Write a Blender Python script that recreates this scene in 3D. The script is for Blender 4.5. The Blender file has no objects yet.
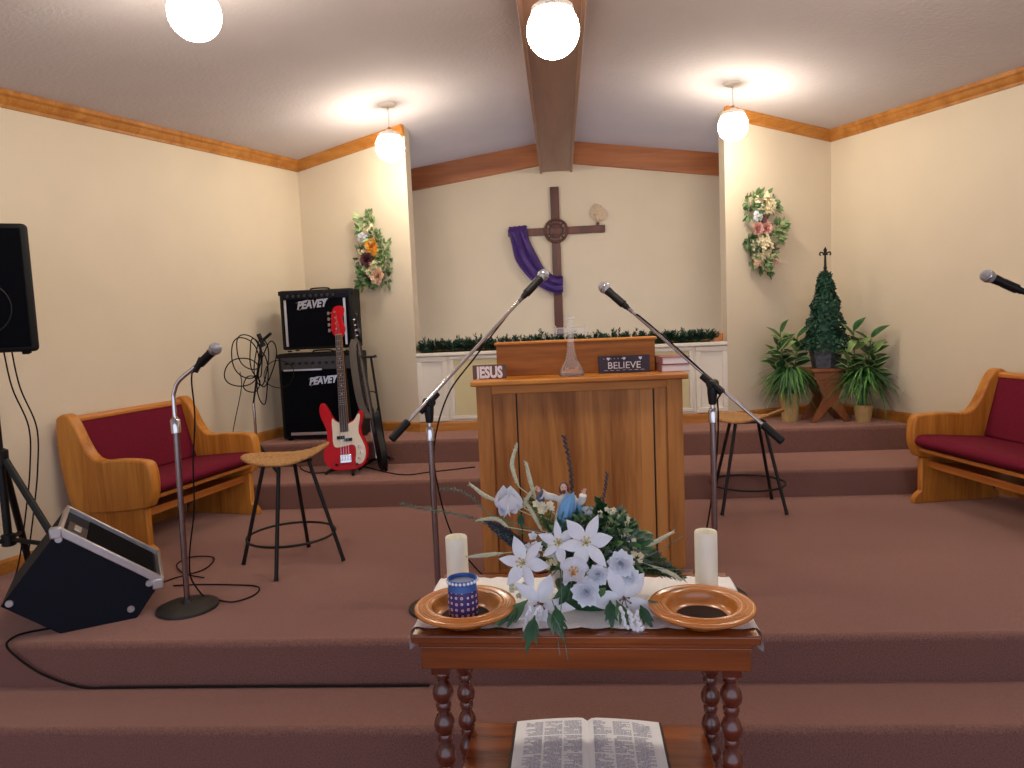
import bpy, math, random
from math import sin, cos, pi, radians as rad
from mathutils import Vector, Matrix, Euler, noise
V = Vector
random.seed(7)
SC = bpy.context.scene
COL = SC.collection

# ------------------------------------------------------------------ camera
F = 710.46
PITCH, ROLL, YAW = .089, .0425, .0705
CAM = V((0, 0, 1.567))
fw = V((-sin(YAW)*cos(PITCH), cos(YAW)*cos(PITCH), -sin(PITCH)))
_rt = fw.cross(V((0, 0, 1))).normalized(); _up = _rt.cross(fw)
RT = cos(ROLL)*_rt - sin(ROLL)*_up
UP = sin(ROLL)*_rt + cos(ROLL)*_up
cd = bpy.data.cameras.new('camera'); cam = bpy.data.objects.new('camera', cd); COL.objects.link(cam)
cd.sensor_fit = 'HORIZONTAL'; cd.sensor_width = 36; cd.lens = F/1024*36; cd.clip_start = .05
mw = Matrix((RT, UP, -fw)).transposed().to_4x4(); mw.translation = CAM
cam.matrix_world = mw
SC.camera = cam

def ray(u, v): return fw + RT*((u-512)/F) + UP*((384-v)/F)
def at(u, v, y): d = ray(u, v); return CAM + d*(y/d.y)
def atz(u, v, z): d = ray(u, v); return CAM + d*((z-CAM.z)/d.z)

# ------------------------------------------------------------------ materials
def lin(c): return tuple(((x/255)/12.92 if x/255 <= .04045 else ((x/255+.055)/1.055)**2.4) for x in c)
def base_mat(name):
    m = bpy.data.materials.new(name); m.use_nodes = True
    nt = m.node_tree; b = nt.nodes['Principled BSDF']
    return m, nt, b
def mat(name, rgb, rough=.6, metal=0, var=.08, scale=30, bump=0, bscale=None, spec=.5, sheen=0, **kw):
    m, nt, b = base_mat(name); N = nt.nodes; L = nt.links
    c = lin(rgb)
    tc = N.new('ShaderNodeTexCoord'); nz = N.new('ShaderNodeTexNoise'); nz.inputs['Scale'].default_value = scale
    nz.inputs['Detail'].default_value = 3
    L.new(tc.outputs['Object'], nz.inputs['Vector'])
    r = N.new('ShaderNodeValToRGB')
    r.color_ramp.elements[0].position = .3; r.color_ramp.elements[1].position = .7
    r.color_ramp.elements[0].color = (*[x*(1-var) for x in c], 1); r.color_ramp.elements[1].color = (*[min(1, x*(1+var)) for x in c], 1)
    L.new(nz.outputs['Fac'], r.inputs['Fac']); L.new(r.outputs['Color'], b.inputs['Base Color'])
    b.inputs['Roughness'].default_value = rough; b.inputs['Metallic'].default_value = metal
    b.inputs['Specular IOR Level'].default_value = spec
    if sheen: b.inputs['Sheen Weight'].default_value = sheen
    for k, v in kw.items(): b.inputs[k.replace('_', ' ')].default_value = v
    if bump:
        n2 = N.new('ShaderNodeTexNoise'); n2.inputs['Scale'].default_value = bscale or scale*3; n2.inputs['Detail'].default_value = 4
        L.new(tc.outputs['Object'], n2.inputs['Vector'])
        bp = N.new('ShaderNodeBump'); bp.inputs['Strength'].default_value = bump; bp.inputs['Distance'].default_value = .01
        L.new(n2.outputs['Fac'], bp.inputs['Height']); L.new(bp.outputs['Normal'], b.inputs['Normal'])
    return m
def wood(name, c1, c2, axis='Z', rough=.35, scale=9, coat=.2, spec=.5, planks=0):
    m, nt, b = base_mat(name); N = nt.nodes; L = nt.links
    tc = N.new('ShaderNodeTexCoord'); mp = N.new('ShaderNodeMapping')
    s = {'X': (.08, 1, 1), 'Y': (1, .08, 1), 'Z': (1, 1, .08)}[axis]
    mp.inputs['Scale'].default_value = s
    L.new(tc.outputs['Object'], mp.inputs['Vector'])
    n1 = N.new('ShaderNodeTexNoise'); n1.inputs['Scale'].default_value = scale; n1.inputs['Detail'].default_value = 6; n1.inputs['Distortion'].default_value = 1.2
    n2 = N.new('ShaderNodeTexNoise'); n2.inputs['Scale'].default_value = scale*9; n2.inputs['Detail'].default_value = 3
    L.new(mp.outputs['Vector'], n1.inputs['Vector']); L.new(mp.outputs['Vector'], n2.inputs['Vector'])
    mx = N.new('ShaderNodeMath'); mx.operation = 'MULTIPLY_ADD'; mx.inputs[1].default_value = .35
    L.new(n2.outputs['Fac'], mx.inputs[0]); L.new(n1.outputs['Fac'], mx.inputs[2])
    fac = mx.outputs[0]
    if planks:
        sp = N.new('ShaderNodeSeparateXYZ'); L.new(tc.outputs['Object'], sp.inputs[0])
        a = N.new('ShaderNodeMath'); a.operation = 'MULTIPLY'; a.inputs[1].default_value = 1/planks; L.new(sp.outputs['X'], a.inputs[0])
        fl = N.new('ShaderNodeMath'); fl.operation = 'FLOOR'; L.new(a.outputs[0], fl.inputs[0])
        wn = N.new('ShaderNodeTexWhiteNoise'); wn.noise_dimensions = '1D'; L.new(fl.outputs[0], wn.inputs['W'])
        m3 = N.new('ShaderNodeMath'); m3.operation = 'MULTIPLY_ADD'; m3.inputs[1].default_value = .28; m3.inputs[2].default_value = -.14
        L.new(wn.outputs['Value'], m3.inputs[0])
        ad = N.new('ShaderNodeMath'); ad.operation = 'ADD'; L.new(fac, ad.inputs[0]); L.new(m3.outputs[0], ad.inputs[1]); fac = ad.outputs[0]
    r = N.new('ShaderNodeValToRGB'); r.color_ramp.elements[0].position = .48; r.color_ramp.elements[1].position = .86
    r.color_ramp.elements[0].color = (*lin(c1), 1); r.color_ramp.elements[1].color = (*lin(c2), 1)
    L.new(fac, r.inputs['Fac']); L.new(r.outputs['Color'], b.inputs['Base Color'])
    b.inputs['Roughness'].default_value = rough; b.inputs['Coat Weight'].default_value = coat; b.inputs['Coat Roughness'].default_value = .25
    b.inputs['Specular IOR Level'].default_value = spec
    return m
def emis(name, rgb, s):
    m, nt, b = base_mat(name)
    b.inputs['Base Color'].default_value = (*lin(rgb), 1)
    b.inputs['Emission Color'].default_value = (*lin(rgb), 1); b.inputs['Emission Strength'].default_value = s
    return m
def glass(name, rgb=(255, 255, 255), rough=.02, ior=1.3):
    m, nt, b = base_mat(name)
    b.inputs['Base Color'].default_value = (*lin(rgb), 1); b.inputs['Transmission Weight'].default_value = .88
    b.inputs['Roughness'].default_value = rough; b.inputs['IOR'].default_value = ior
    return m

M = dict(
    wall=mat('cream_paint', (223, 210, 187), .6, var=.02, scale=3, bump=.06, bscale=90),
    ceil=mat('ceiling_texture_paint', (206, 200, 204), .85, var=.02, scale=4, bump=.25, bscale=45, spec=.12),
    white=mat('white_gloss_paint', (232, 226, 214), .35, var=.02, scale=8),
    yellow=mat('pale_yellow_paint', (214, 203, 158), .5, var=.02, scale=8),
    carpet=mat('mauve_brown_carpet', (129, 93, 85), .95, var=.34, scale=190, bump=.5, bscale=420, spec=.05, sheen=1, Sheen_Roughness=.4, Sheen_Tint=(*lin((242, 192, 176)), 1)),
    oak=wood('golden_oak', (168, 98, 30), (212, 142, 58), 'Z', .4, coat=.08, spec=.35),
    oakx=wood('golden_oak_lengthwise', (168, 92, 34), (206, 132, 60), 'X'),
    oaky=wood('golden_oak_long', (168, 92, 34), (206, 132, 60), 'Y'),
    trim=wood('oak_moulding', (164, 102, 40), (196, 134, 64), 'X', .45, coat=.05, spec=.3),
    podium=wood('podium_oak', (140, 84, 32), (200, 136, 70), 'Z', .45, 7, planks=.142, coat=.03, spec=.3),
    podframe=wood('podium_frame_oak', (142, 88, 36), (192, 128, 64), 'Z', .45, 8, coat=.03, spec=.3),
    podx=wood('podium_oak_level', (166, 98, 34), (208, 138, 58), 'X', .4, 8, coat=.03, spec=.3),
    deskw=wood('desk_brown_oak', (126, 70, 22), (166, 102, 42), 'X', .45, 10, coat=.0, spec=.25),
    standw=wood('stand_brown_wood', (120, 66, 32), (156, 94, 50), 'Z', .45, 8),
    beam=wood('stained_beam', (140, 76, 34), (184, 112, 60), 'X', .45, 5),
    beamy=wood('stained_ridge_beam', (120, 80, 62), (146, 102, 80), 'Y', .45, 5),
    cherry=wood('cherry_stain', (98, 42, 16), (150, 78, 32), 'X', .16, 6, coat=.8),
    cherryd=wood('dark_cherry_stain', (66, 24, 14), (104, 42, 24), 'Z', .15, 6, coat=.8),
    crossw=wood('red_brown_cross_wood', (70, 32, 22), (106, 50, 34), 'Z', .5, 9),
    platew=wood('turned_plate_wood', (190, 112, 44), (226, 150, 76), 'X', .2, 6, coat=.7),
    wicker=mat('rattan', (172, 126, 74), .7, var=.5, scale=120, bump=.5, bscale=160),
    cushion=mat('burgundy_cushion', (112, 20, 44), .85, var=.1, scale=60, bump=.2, bscale=400, spec=.2),
    black=mat('black_plastic', (13, 13, 15), .45, spec=.35, var=.1),
    tolex=mat('black_tolex', (20, 20, 24), .6, spec=.25, var=.15, scale=200, bump=.3, bscale=400),
    navy=mat('navy_black_vinyl', (10, 15, 30), .6, spec=.2, var=.1, scale=200, bump=.2, bscale=400),
    grille=mat('black_grille_cloth', (7, 8, 15), .9, spec=.1, var=.3, scale=300, bump=.3, bscale=500),
    greyp=mat('grey_control_panel', (62, 60, 62), .45, .3, var=.1),
    silver=mat('silver_trim', (205, 205, 210), .3, .7, var=.04),
    alu=mat('aluminium_edge', (200, 200, 204), .35, .8, var=.05),
    chrome=mat('chrome', (216, 214, 218), .14, 1, var=.02),
    dchrome=mat('worn_chrome', (150, 140, 146), .25, 1, var=.05),
    meshm=mat('microphone_grille_steel', (170, 172, 182), .35, .8, var=.25, scale=700, bump=.6, bscale=900),
    iron=mat('black_iron', (14, 11, 12), .45, .3, var=.1),
    base=mat('cast_grey_base', (52, 50, 48), .55, .4, var=.1),
    rubber=mat('black_cable_rubber', (15, 12, 13), .7, spec=.2, var=.1),
    red=mat('red_lacquer', (196, 4, 24), .3, var=.03, spec=.3),
    pick=mat('cream_pickguard', (238, 230, 210), .35, var=.02),
    fret=wood('dark_rosewood', (50, 38, 34), (84, 68, 60), 'Z', .5),
    strap=mat('grey_webbing', (96, 88, 82), .9, var=.1, scale=300, bump=.3),
    purple=mat('purple_satin', (66, 30, 118), .5, var=.15, scale=20, sheen=.2),
    lace=mat('white_lace', (246, 244, 250), .9, var=.1, scale=240, bump=.35, bscale=300),
    wax=mat('ivory_wax', (252, 247, 226), .5, var=.03, scale=12, Subsurface_Weight=.15),
    felt=mat('dark_felt', (44, 22, 18), .95, var=.1),
    paper=mat('bible_paper', (246, 248, 255), .8, var=.03, scale=15),
    ink=mat('print_grey', (176, 178, 196), .9, var=.2, scale=300),
    cover=mat('black_leather_cover', (36, 28, 30), .5, var=.1),
    leafd=mat('deep_green_leaf', (38, 84, 48), .5, var=.4, scale=25),
    leafm=mat('mid_green_leaf', (76, 118, 66), .5, var=.35, scale=20),
    leaff=mat('bright_fern_leaf', (84, 138, 62), .55, var=.4, scale=14),
    spraym=mat('silk_green_leaf', (112, 142, 92), .6, var=.3, scale=20),
    sprayl=mat('pale_silk_leaf', (160, 184, 128), .6, var=.25, scale=20),
    sprayd=mat('dark_silk_leaf', (78, 106, 72), .6, var=.3, scale=20),
    leafl=mat('light_green_leaf', (128, 160, 96), .55, var=.3, scale=20),
    leafc=mat('cream_leaf_edge', (176, 186, 120), .55, var=.15, scale=20),
    dusty=mat('dusty_blue_green_leaf', (98, 122, 106), .7, var=.35, scale=40),
    pine=mat('pine_green', (26, 68, 50), .7, var=.4, scale=40),
    ivy=mat('dark_ivy', (24, 74, 54), .5, var=.55, scale=30),
    stemg=mat('green_stem', (96, 128, 70), .6),
    petal=mat('white_silk_petal', (240, 243, 252), .6, var=.05, scale=30, Subsurface_Weight=.1),
    creamp=mat('cream_petal', (242, 232, 196), .6, var=.08, scale=30),
    pinkp=mat('pink_petal', (228, 178, 168), .6, var=.12, scale=30),
    peach=mat('peach_petal', (230, 196, 168), .6, var=.12, scale=40),
    orangep=mat('orange_petal', (240, 168, 60), .6, var=.12, scale=30),
    mauvep=mat('plum_petal', (104, 58, 68), .6, var=.25, scale=40),
    yel=mat('yellow_stamen', (204, 186, 92), .6),
    brst=mat('brown_stamen', (120, 84, 60), .6),
    wheat=mat('pale_grass_head', (212, 214, 184), .8, var=.15, scale=120, bump=.6, bscale=300),
    pot=mat('tan_ceramic_pot', (208, 176, 120), .5, var=.1, scale=20),
    potw=mat('white_pot', (226, 222, 214), .5, var=.05),
    zinc=mat('grey_tin_pot', (92, 98, 108), .5, .5, var=.4, scale=40, bump=.3),
    soil=mat('dark_moss', (48, 44, 32), .95, var=.4, scale=60),
    plum=mat('dark_plum_board', (46, 36, 52), .6, var=.1),
    letter=mat('off_white_lettering', (214, 208, 214), .6, var=.03),
    blockw=mat('white_block_paint', (224, 216, 222), .6, var=.03),
    blockb=mat('brown_block_paint', (96, 66, 56), .6, var=.1),
    hymn=mat('dusty_rose_book_cover', (150, 96, 92), .6, var=.08),
    pages=mat('book_page_edges', (224, 214, 214), .8, var=.05, scale=200),
    skin=mat('painted_skin', (232, 186, 166), .5, var=.03),
    robe=mat('white_robe_glaze', (226, 222, 216), .4, var=.04),
    mantle=mat('sky_blue_mantle_glaze', (128, 184, 232), .4, var=.1, scale=60),
    hair=mat('brown_hair_glaze', (104, 66, 58), .5),
    greyl=mat('slate_sleeve_lining', (84, 94, 116), .5),
    drift=mat('beige_feathers', (212, 190, 164), .8, var=.12, scale=60),
    canopy=mat('white_fixture_enamel', (228, 220, 210), .4, var=.02),
    brass=mat('brass_fitting', (196, 140, 70), .3, .8, var=.05),
    globe=emis('lit_opal_globe', (255, 240, 217), 41),
    flame=mat('wick_cream', (220, 206, 160), .6),
    glass=glass('clear_glass', rough=.06),
)
# patterned candle cup: blue glaze with bands of red, white and dark ornament
def cup_mat():
    m, nt, b = base_mat('blue_patterned_glaze'); N = nt.nodes; L = nt.links
    tc = N.new('ShaderNodeTexCoord'); sp = N.new('ShaderNodeSeparateXYZ'); L.new(tc.outputs['Object'], sp.inputs[0])
    at2 = N.new('ShaderNodeMath'); at2.operation = 'ARCTAN2'; L.new(sp.outputs['Y'], at2.inputs[0]); L.new(sp.outputs['X'], at2.inputs[1])
    cx = N.new('ShaderNodeCombineXYZ'); L.new(at2.outputs[0], cx.inputs['X'])
    mz = N.new('ShaderNodeMath'); mz.operation = 'MULTIPLY'; mz.inputs[1].default_value = 28; L.new(sp.outputs['Z'], mz.inputs[0]); L.new(mz.outputs[0], cx.inputs['Y'])
    vo = N.new('ShaderNodeTexVoronoi'); vo.inputs['Scale'].default_value = 2.6; vo.inputs['Randomness'].default_value = .15; L.new(cx.outputs[0], vo.inputs['Vector'])
    r = N.new('ShaderNodeValToRGB'); r.color_ramp.interpolation = 'CONSTANT'
    e = r.color_ramp.elements; e[0].position = 0; e[0].color = (*lin((206, 60, 80)), 1); e[1].position = .14; e[1].color = (*lin((200, 205, 225)), 1)
    q = e.new(.26); q.color = (*lin((40, 44, 110)), 1); q = e.new(.42); q.color = (*lin((110, 44, 74)), 1); q = e.new(.5); q.color = (*lin((44, 62, 136)), 1)
    L.new(vo.outputs['Distance'], r.inputs['Fac'])
    gt = N.new('ShaderNodeMath'); gt.operation = 'GREATER_THAN'; gt.inputs[1].default_value = .067; L.new(sp.outputs['Z'], gt.inputs[0])
    mx = N.new('ShaderNodeMix'); mx.data_type = 'RGBA'; L.new(gt.outputs[0], mx.inputs['Factor']); L.new(r.outputs['Color'], mx.inputs['A'])
    mx.inputs['B'].default_value = (*lin((62, 104, 176)), 1); L.new(mx.outputs['Result'], b.inputs['Base Color'])
    b.inputs['Roughness'].default_value = .25
    return m
M['cup'] = cup_mat()

# ------------------------------------------------------------------ mesh helpers
class B:
    def __init__(s): s.v = []; s.f = []; s.m = []
    def add(s, vs, fs, mi=0, T=None):
        o = len(s.v)
        s.v += [tuple(T @ V(p)) if T is not None else tuple(p) for p in vs]
        s.f += [tuple(i+o for i in f) for f in fs]; s.m += [mi]*len(fs)
        return s
    def box(s, c, d, mi=0, T=None, R=None):
        x, y, z = d[0]/2, d[1]/2, d[2]/2
        vs = [V((a*x, b*y, e*z)) for a in (-1, 1) for b in (-1, 1) for e in (-1, 1)]
        if R is not None: vs = [R @ p for p in vs]
        vs = [p + V(c) for p in vs]
        return s.add(vs, [(0, 1, 3, 2), (4, 6, 7, 5), (0, 4, 5, 1), (2, 3, 7, 6), (0, 2, 6, 4), (1, 5, 7, 3)], mi, T)
    def prism(s, poly, h0, h1, T=None, mi=0):   # polygon in local xy, extruded along local z
        n = len(poly)
        a = sum(poly[i][0]*poly[(i+1) % n][1]-poly[(i+1) % n][0]*poly[i][1] for i in range(n))
        if a < 0: poly = poly[::-1]
        vs = [(x, y, h0) for x, y in poly] + [(x, y, h1) for x, y in poly]
        return s.add(vs, [tuple(range(n))[::-1], tuple(range(n, 2*n))] + [(i, (i+1) % n, n+(i+1) % n, n+i) for i in range(n)], mi, T)
    def lathe(s, prof, n=32, T=None, mi=0, sx=1, sy=1, cap=True):
        vs = []; fs = []
        for r, z in prof:
            for i in range(n):
                a = 2*pi*i/n; vs.append((r*cos(a)*sx, r*sin(a)*sy, z))
        for k in range(len(prof)-1):
            for i in range(n):
                j = (i+1) % n; fs.append((k*n+i, k*n+j, (k+1)*n+j, (k+1)*n+i))
        if cap:
            if prof[0][0] > 1e-6: fs.append(tuple(range(n))[::-1])
            if prof[-1][0] > 1e-6: fs.append(tuple((len(prof)-1)*n+i for i in range(n)))
        return s.add(vs, fs, mi, T)
    def tube(s, pts, r, n=10, mi=0, T=None):
        pts = [V(p) for p in pts]; m = len(pts)
        rs = r if isinstance(r, (list, tuple)) else [r]*m
        t0 = (pts[1]-pts[0]).normalized()
        u = t0.orthogonal().normalized(); vs = []; fs = []
        for k in range(m):
            t = (pts[min(k+1, m-1)]-pts[max(k-1, 0)])
            t = t.normalized() if t.length > 1e-9 else t0
            u = (u - t*u.dot(t)); u = u.normalized() if u.length > 1e-9 else t.orthogonal().normalized()
            w = t.cross(u)
            for i in range(n):
                a = 2*pi*i/n; vs.append(pts[k] + (u*cos(a)+w*sin(a))*rs[k])
        for k in range(m-1):
            for i in range(n):
                j = (i+1) % n; fs.append((k*n+i, k*n+j, (k+1)*n+j, (k+1)*n+i))
        fs.append(tuple(range(n))[::-1]); fs.append(tuple((m-1)*n+i for i in range(n)))
        return s.add(vs, fs, mi, T)
    def ball(s, c, r, n=16, k=10, sc=(1, 1, 1), mi=0, T=None, R=None):
        vs = []; fs = []
        for j in range(k+1):
            b = -pi/2+pi*j/k
            for i in range(n):
                a = 2*pi*i/n; p = V((cos(a)*cos(b)*sc[0], sin(a)*cos(b)*sc[1], sin(b)*sc[2]))*r
                if R is not None: p = R @ p
                vs.append(p+V(c))
        for j in range(k):
            for i in range(n):
                q = (i+1) % n; fs.append((j*n+i, j*n+q, (j+1)*n+q, (j+1)*n+i))
        return s.add(vs, fs, mi, T)
    def leaf(s, base, d, nrm, L, W, bend=.2, seg=5, fold=.25, mi=0, tip=1.0, mi_edge=None):
        d = V(d).normalized(); nrm = V(nrm); nrm = nrm - d*nrm.dot(d)
        nrm = nrm.normalized() if nrm.length > 1e-6 else d.orthogonal().normalized()
        sd = d.cross(nrm); vs = []; fs = []; ms = []
        cols = (-1, -.76, 0, .76, 1) if mi_edge is not None else (-1, 0, 1)
        for k in range(seg+1):
            t = k/seg
            w = W/2*(max(0, sin(pi*min(1, t**.8*tip+.001))))**1.0 if tip == 1 else W/2*(sin(pi*t**tip) if 0 < t < 1 else 0)
            if k == 0: w = max(w, W*.06)
            c = V(base)+d*(L*t*(1-.25*abs(bend)*t)) - nrm*(bend*L*t*t)
            for q in cols: vs.append(c + sd*w*q + nrm*abs(q)*w*fold)
        nc = len(cols); o = len(s.v)
        s.v += [tuple(p) for p in vs]
        for k in range(seg):
            for q in range(nc-1):
                s.f.append(tuple(o+i for i in (k*nc+q, k*nc+q+1, (k+1)*nc+q+1, (k+1)*nc+q)))
                s.m.append(mi_edge if (mi_edge is not None and q in (0, nc-2)) else mi)
        return s
    def build(s, name, mats, parent=None, bevel=0, smooth=True, ang=40, world=False, seg=2, sub=0):
        me = bpy.data.meshes.new(name); me.from_pydata(s.v, [], s.f)
        for m in (mats if isinstance(mats, (list, tuple)) else [mats]): me.materials.append(M[m] if isinstance(m, str) else m)
        me.polygons.foreach_set('material_index', s.m)
        if world and parent: me.transform(pm(parent).inverted())
        me.validate()
        if smooth:
            me.polygons.foreach_set('use_smooth', [True]*len(me.polygons))
            me.set_sharp_from_angle(angle=rad(ang))
        o = bpy.data.objects.new(name, me); COL.objects.link(o)
        if parent: o.parent = parent
        if bevel:
            b = o.modifiers.new('bevel', 'BEVEL'); b.width = bevel; b.segments = seg; b.limit_method = 'ANGLE'; b.angle_limit = rad(35)
            b.harden_normals = False
        if sub:
            q = o.modifiers.new('sub', 'SUBSURF'); q.levels = sub; q.render_levels = sub
        return o
def pm(o):
    m = o.matrix_basis.copy()
    while o.parent: o = o.parent; m = o.matrix_basis @ m
    return m
def tag(o, label, cat, group=None):
    o['label'] = label; o['category'] = cat
    if group: o['group'] = group
    return o
def thing(name, label, cat, loc=(0, 0, 0), rotz=0, group=None):
    o = bpy.data.objects.new(name, None); COL.objects.link(o); o.empty_display_size = .1
    o.location = loc; o.rotation_euler = (0, 0, rotz)
    return tag(o, label, cat, group)
def struct(o): o['kind'] = 'structure'; return o
def dup(root, loc, rotz=0, label=None):
    r = root.copy(); COL.objects.link(r); r.location = loc; r.rotation_euler = (0, 0, rotz)
    if label: r['label'] = label
    for ch in list(root.children):
        c = ch.copy(); COL.objects.link(c); c.parent = r
        for g in list(ch.children):
            e = g.copy(); COL.objects.link(e); e.parent = c
    return r
def frame(o, z, x=None):     # matrix with origin o, local z along z
    z = V(z).normalized(); x = V(x) if x is not None else z.orthogonal()
    x = (x - z*x.dot(z)).normalized(); y = z.cross(x)
    m = Matrix((x, y, z)).transposed().to_4x4(); m.translation = V(o); return m
def smooth_path(pts, k=6):
    pts = [V(p) for p in pts]; P = [pts[0]*2-pts[1]]+pts+[pts[-1]*2-pts[-2]]; out = []
    for i in range(1, len(P)-2):
        for j in range(k):
            t = j/k; a, b, c, d = P[i-1], P[i], P[i+1], P[i+2]
            out.append(.5*((2*b)+(c-a)*t+(2*a-5*b+4*c-d)*t*t+(3*b-3*c+d-a)*t**3))
    out.append(pts[-1]); return out
def text_b(txt, size, depth, b=None, T=None, mi=0, shear=0, bold=0, sx=1, align='CENTER'):
    cu = bpy.data.curves.new('t', 'FONT'); cu.body = txt; cu.size = size; cu.extrude = depth; cu.align_x = align; cu.shear = shear
    cu.offset = bold; cu.resolution_u = 3
    o = bpy.data.objects.new('t', cu); COL.objects.link(o)
    dg = bpy.context.evaluated_depsgraph_get(); me = bpy.data.meshes.new_from_object(o.evaluated_get(dg))
    b = b or B()
    b.add([(p.co.x*sx, p.co.y, p.co.z) for p in me.vertices], [tuple(f.vertices) for f in me.polygons], mi, T)
    bpy.data.objects.remove(o); bpy.data.meshes.remove(me); bpy.data.curves.remove(cu)
    return b

# ------------------------------------------------------------------ room
ZS, ZP2, ZP = .36, .534, .708       # stage, second level, top platform
Y1, Y2, Y3, Y4, Y5, Y6 = 2.30, 2.60, 4.60, 5.18, 5.60, 7.04
CL, CR = V((-2.16, 6.0, 0)), V((2.223, 6.02, 0))
OL, OR = V((-1.15, 5.595, 0)), V((1.285, 5.595, 0))
def XL(y): return CL.x - .305*(CL.y-y)
def XR(y): return CR.x + .339*(CR.y-y)
ZR, PT, XRG = 3.269, .137, .016
def zc(x): return ZR - PT*abs(x-XRG)

def slab(name, prof):
    # prof: (y,z) outline swept between the two side walls
    b = B(); n = len(prof)
    vs = [(XL(y)-.02, y, z) for y, z in prof] + [(XR(y)+.02, y, z) for y, z in prof]
    fs = [(i, n+i, n+(i+1) % n, (i+1) % n) for i in range(n)] + [tuple(range(n)), tuple(range(2*n-1, n-1, -1))]
    b.add(vs, fs); o = b.build(name, 'carpet'); struct(o)
    return o
def nosed(y0, y1, z0, z1, r=.028):
    arc = [(y0+r-r*cos(a), z1-r+r*sin(a)) for a in [pi/2*k/7 for k in range(8)]]
    return [(y0, z0)] + arc + [(y1, z1), (y1, z0)]
b = B(); b.box((0, -.5, -.05), (9.5, 14*.44, .1)); struct(b.build('floor', 'carpet'))
slab('stage_step', nosed(Y1, Y2, 0, .18)); slab('stage_floor', nosed(Y2, Y3, 0, ZS))
slab('altar_step', nosed(Y3, Y4, 0, ZP2)); slab('altar_platform', nosed(Y4, 5.97, 0, ZP))

def wallp(name, A, Bp, out, t=.12, zb=0, top=None, m='wall'):
    A = V(A); Bp = V(Bp); out = V(out).normalized()*t
    pts = [A, Bp, Bp+out, A+out]; b = B()
    vs = [(p.x, p.y, zb) for p in pts] + [(p.x, p.y, (zc(p.x)+.03) if top is None else top) for p in pts]
    b.add(vs, [(0, 1, 2, 3), (7, 6, 5, 4), (0, 4, 5, 1), (1, 5, 6, 2), (2, 6, 7, 3), (3, 7, 4, 0)])
    return struct(b.build(name, m, smooth=False))
YN = -2.2
nL = V((-1, .305, 0)); nR = V((1, .339, 0))
wallp('wall_left', (XL(YN), YN, 0), CL+V((.305, 1, 0))*.18, nL)
wallp('wall_right', (XR(YN), YN, 0), CR+V((-.339, 1, 0))*.18, nR)
dLs = (OL-CL).normalized(); nLs = V((-dLs.y, dLs.x, 0)); nLs = nLs if nLs.y > 0 else -nLs
dRs = (OR-CR).normalized(); nRs = V((-dRs.y, dRs.x, 0)); nRs = nRs if nRs.y > 0 else -nRs
for nm, C_, O_, sg in (('wall_front_left', CL, OL, -1), ('wall_front_right', CR, OR, 1)):
    b = B(); t = .19
    pl = [C_, O_, V((O_.x, O_.y+t, 0)), V((C_.x, C_.y+t, 0))]
    vs = [(p.x, p.y, 0) for p in pl]+[(p.x, p.y, zc(p.x)+.03) for p in pl]
    b.add(vs, [(0, 1, 2, 3), (7, 6, 5, 4), (0, 4, 5, 1), (1, 5, 6, 2), (2, 6, 7, 3), (3, 7, 4, 0)])
    struct(b.build(nm, 'wall', smooth=False))
# recess behind the opening
b = B(); vs = []
for y in (Y6, Y6+.12):
    for x, z in ((-2.1, 0), (2.2, 0), (2.2, zc(2.2)+.03), (XRG, ZR+.03), (-2.1, zc(-2.1)+.03)): vs.append((x, y, z))
b.add(vs, [(4, 3, 2, 1, 0), (5, 6, 7, 8, 9)]+[(i, (i+1) % 5, 5+(i+1) % 5, 5+i) for i in range(5)])
struct(b.build('wall_back', 'wall', smooth=False))
wallp('wall_recess_left', (-1.9, 6.03, 0), (-1.9, Y6, 0), (-1, 0, 0))
wallp('wall_recess_right', (2.0, 6.03, 0), (2.0, Y6, 0), (1, 0, 0))
# ceiling, two slopes
b = B()
for sg in (-1, 1):
    xe = XRG+sg*5.2
    b.add([(XRG, YN, ZR), (XRG, Y6+.1, ZR), (xe, Y6+.1, zc(xe)), (xe, YN, zc(xe)), (XRG, YN, ZR+.1), (XRG, Y6+.1, ZR+.1), (xe, Y6+.1, zc(xe)+.1), (xe, YN, zc(xe)+.1)],
          [(0, 1, 2, 3), (7, 6, 5, 4), (0, 4, 5, 1), (1, 5, 6, 2), (2, 6, 7, 3), (3, 7, 4, 0)])
struct(b.build('ceiling', 'ceil', smooth=False))
# ridge beam
W = .305; zb = 2.985
b = B(); b.box((XRG, (YN+Y6)/2, zb+.15), (W-.03, Y6-YN, .30))
for sg in (-1, 1): b.box((XRG+sg*(W/2-.008), (YN+Y6)/2, zb+.125), (.022, Y6-YN, .285))
struct(b.build('ridge_beam', 'beamy', bevel=.004))
# rafter boards on the back wall
for i, sg in enumerate((-1, 1)):
    b = B(); xa = XRG+sg*.15; xe = XRG+sg*1.85; y0 = Y6-.05
    vs = []
    for y in (y0, Y6):
        for x in (xa, xe):
            vs += [(x, y, zc(x)-.205), (x, y, zc(x)+.005)]
    b.add(vs, [(0, 1, 3, 2), (4, 6, 7, 5), (0, 4, 5, 1), (2, 3, 7, 6), (0, 2, 6, 4), (1, 5, 7, 3)])
    struct(b.build('trim_%d' % (i+1), 'beam', bevel=.005))
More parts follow.
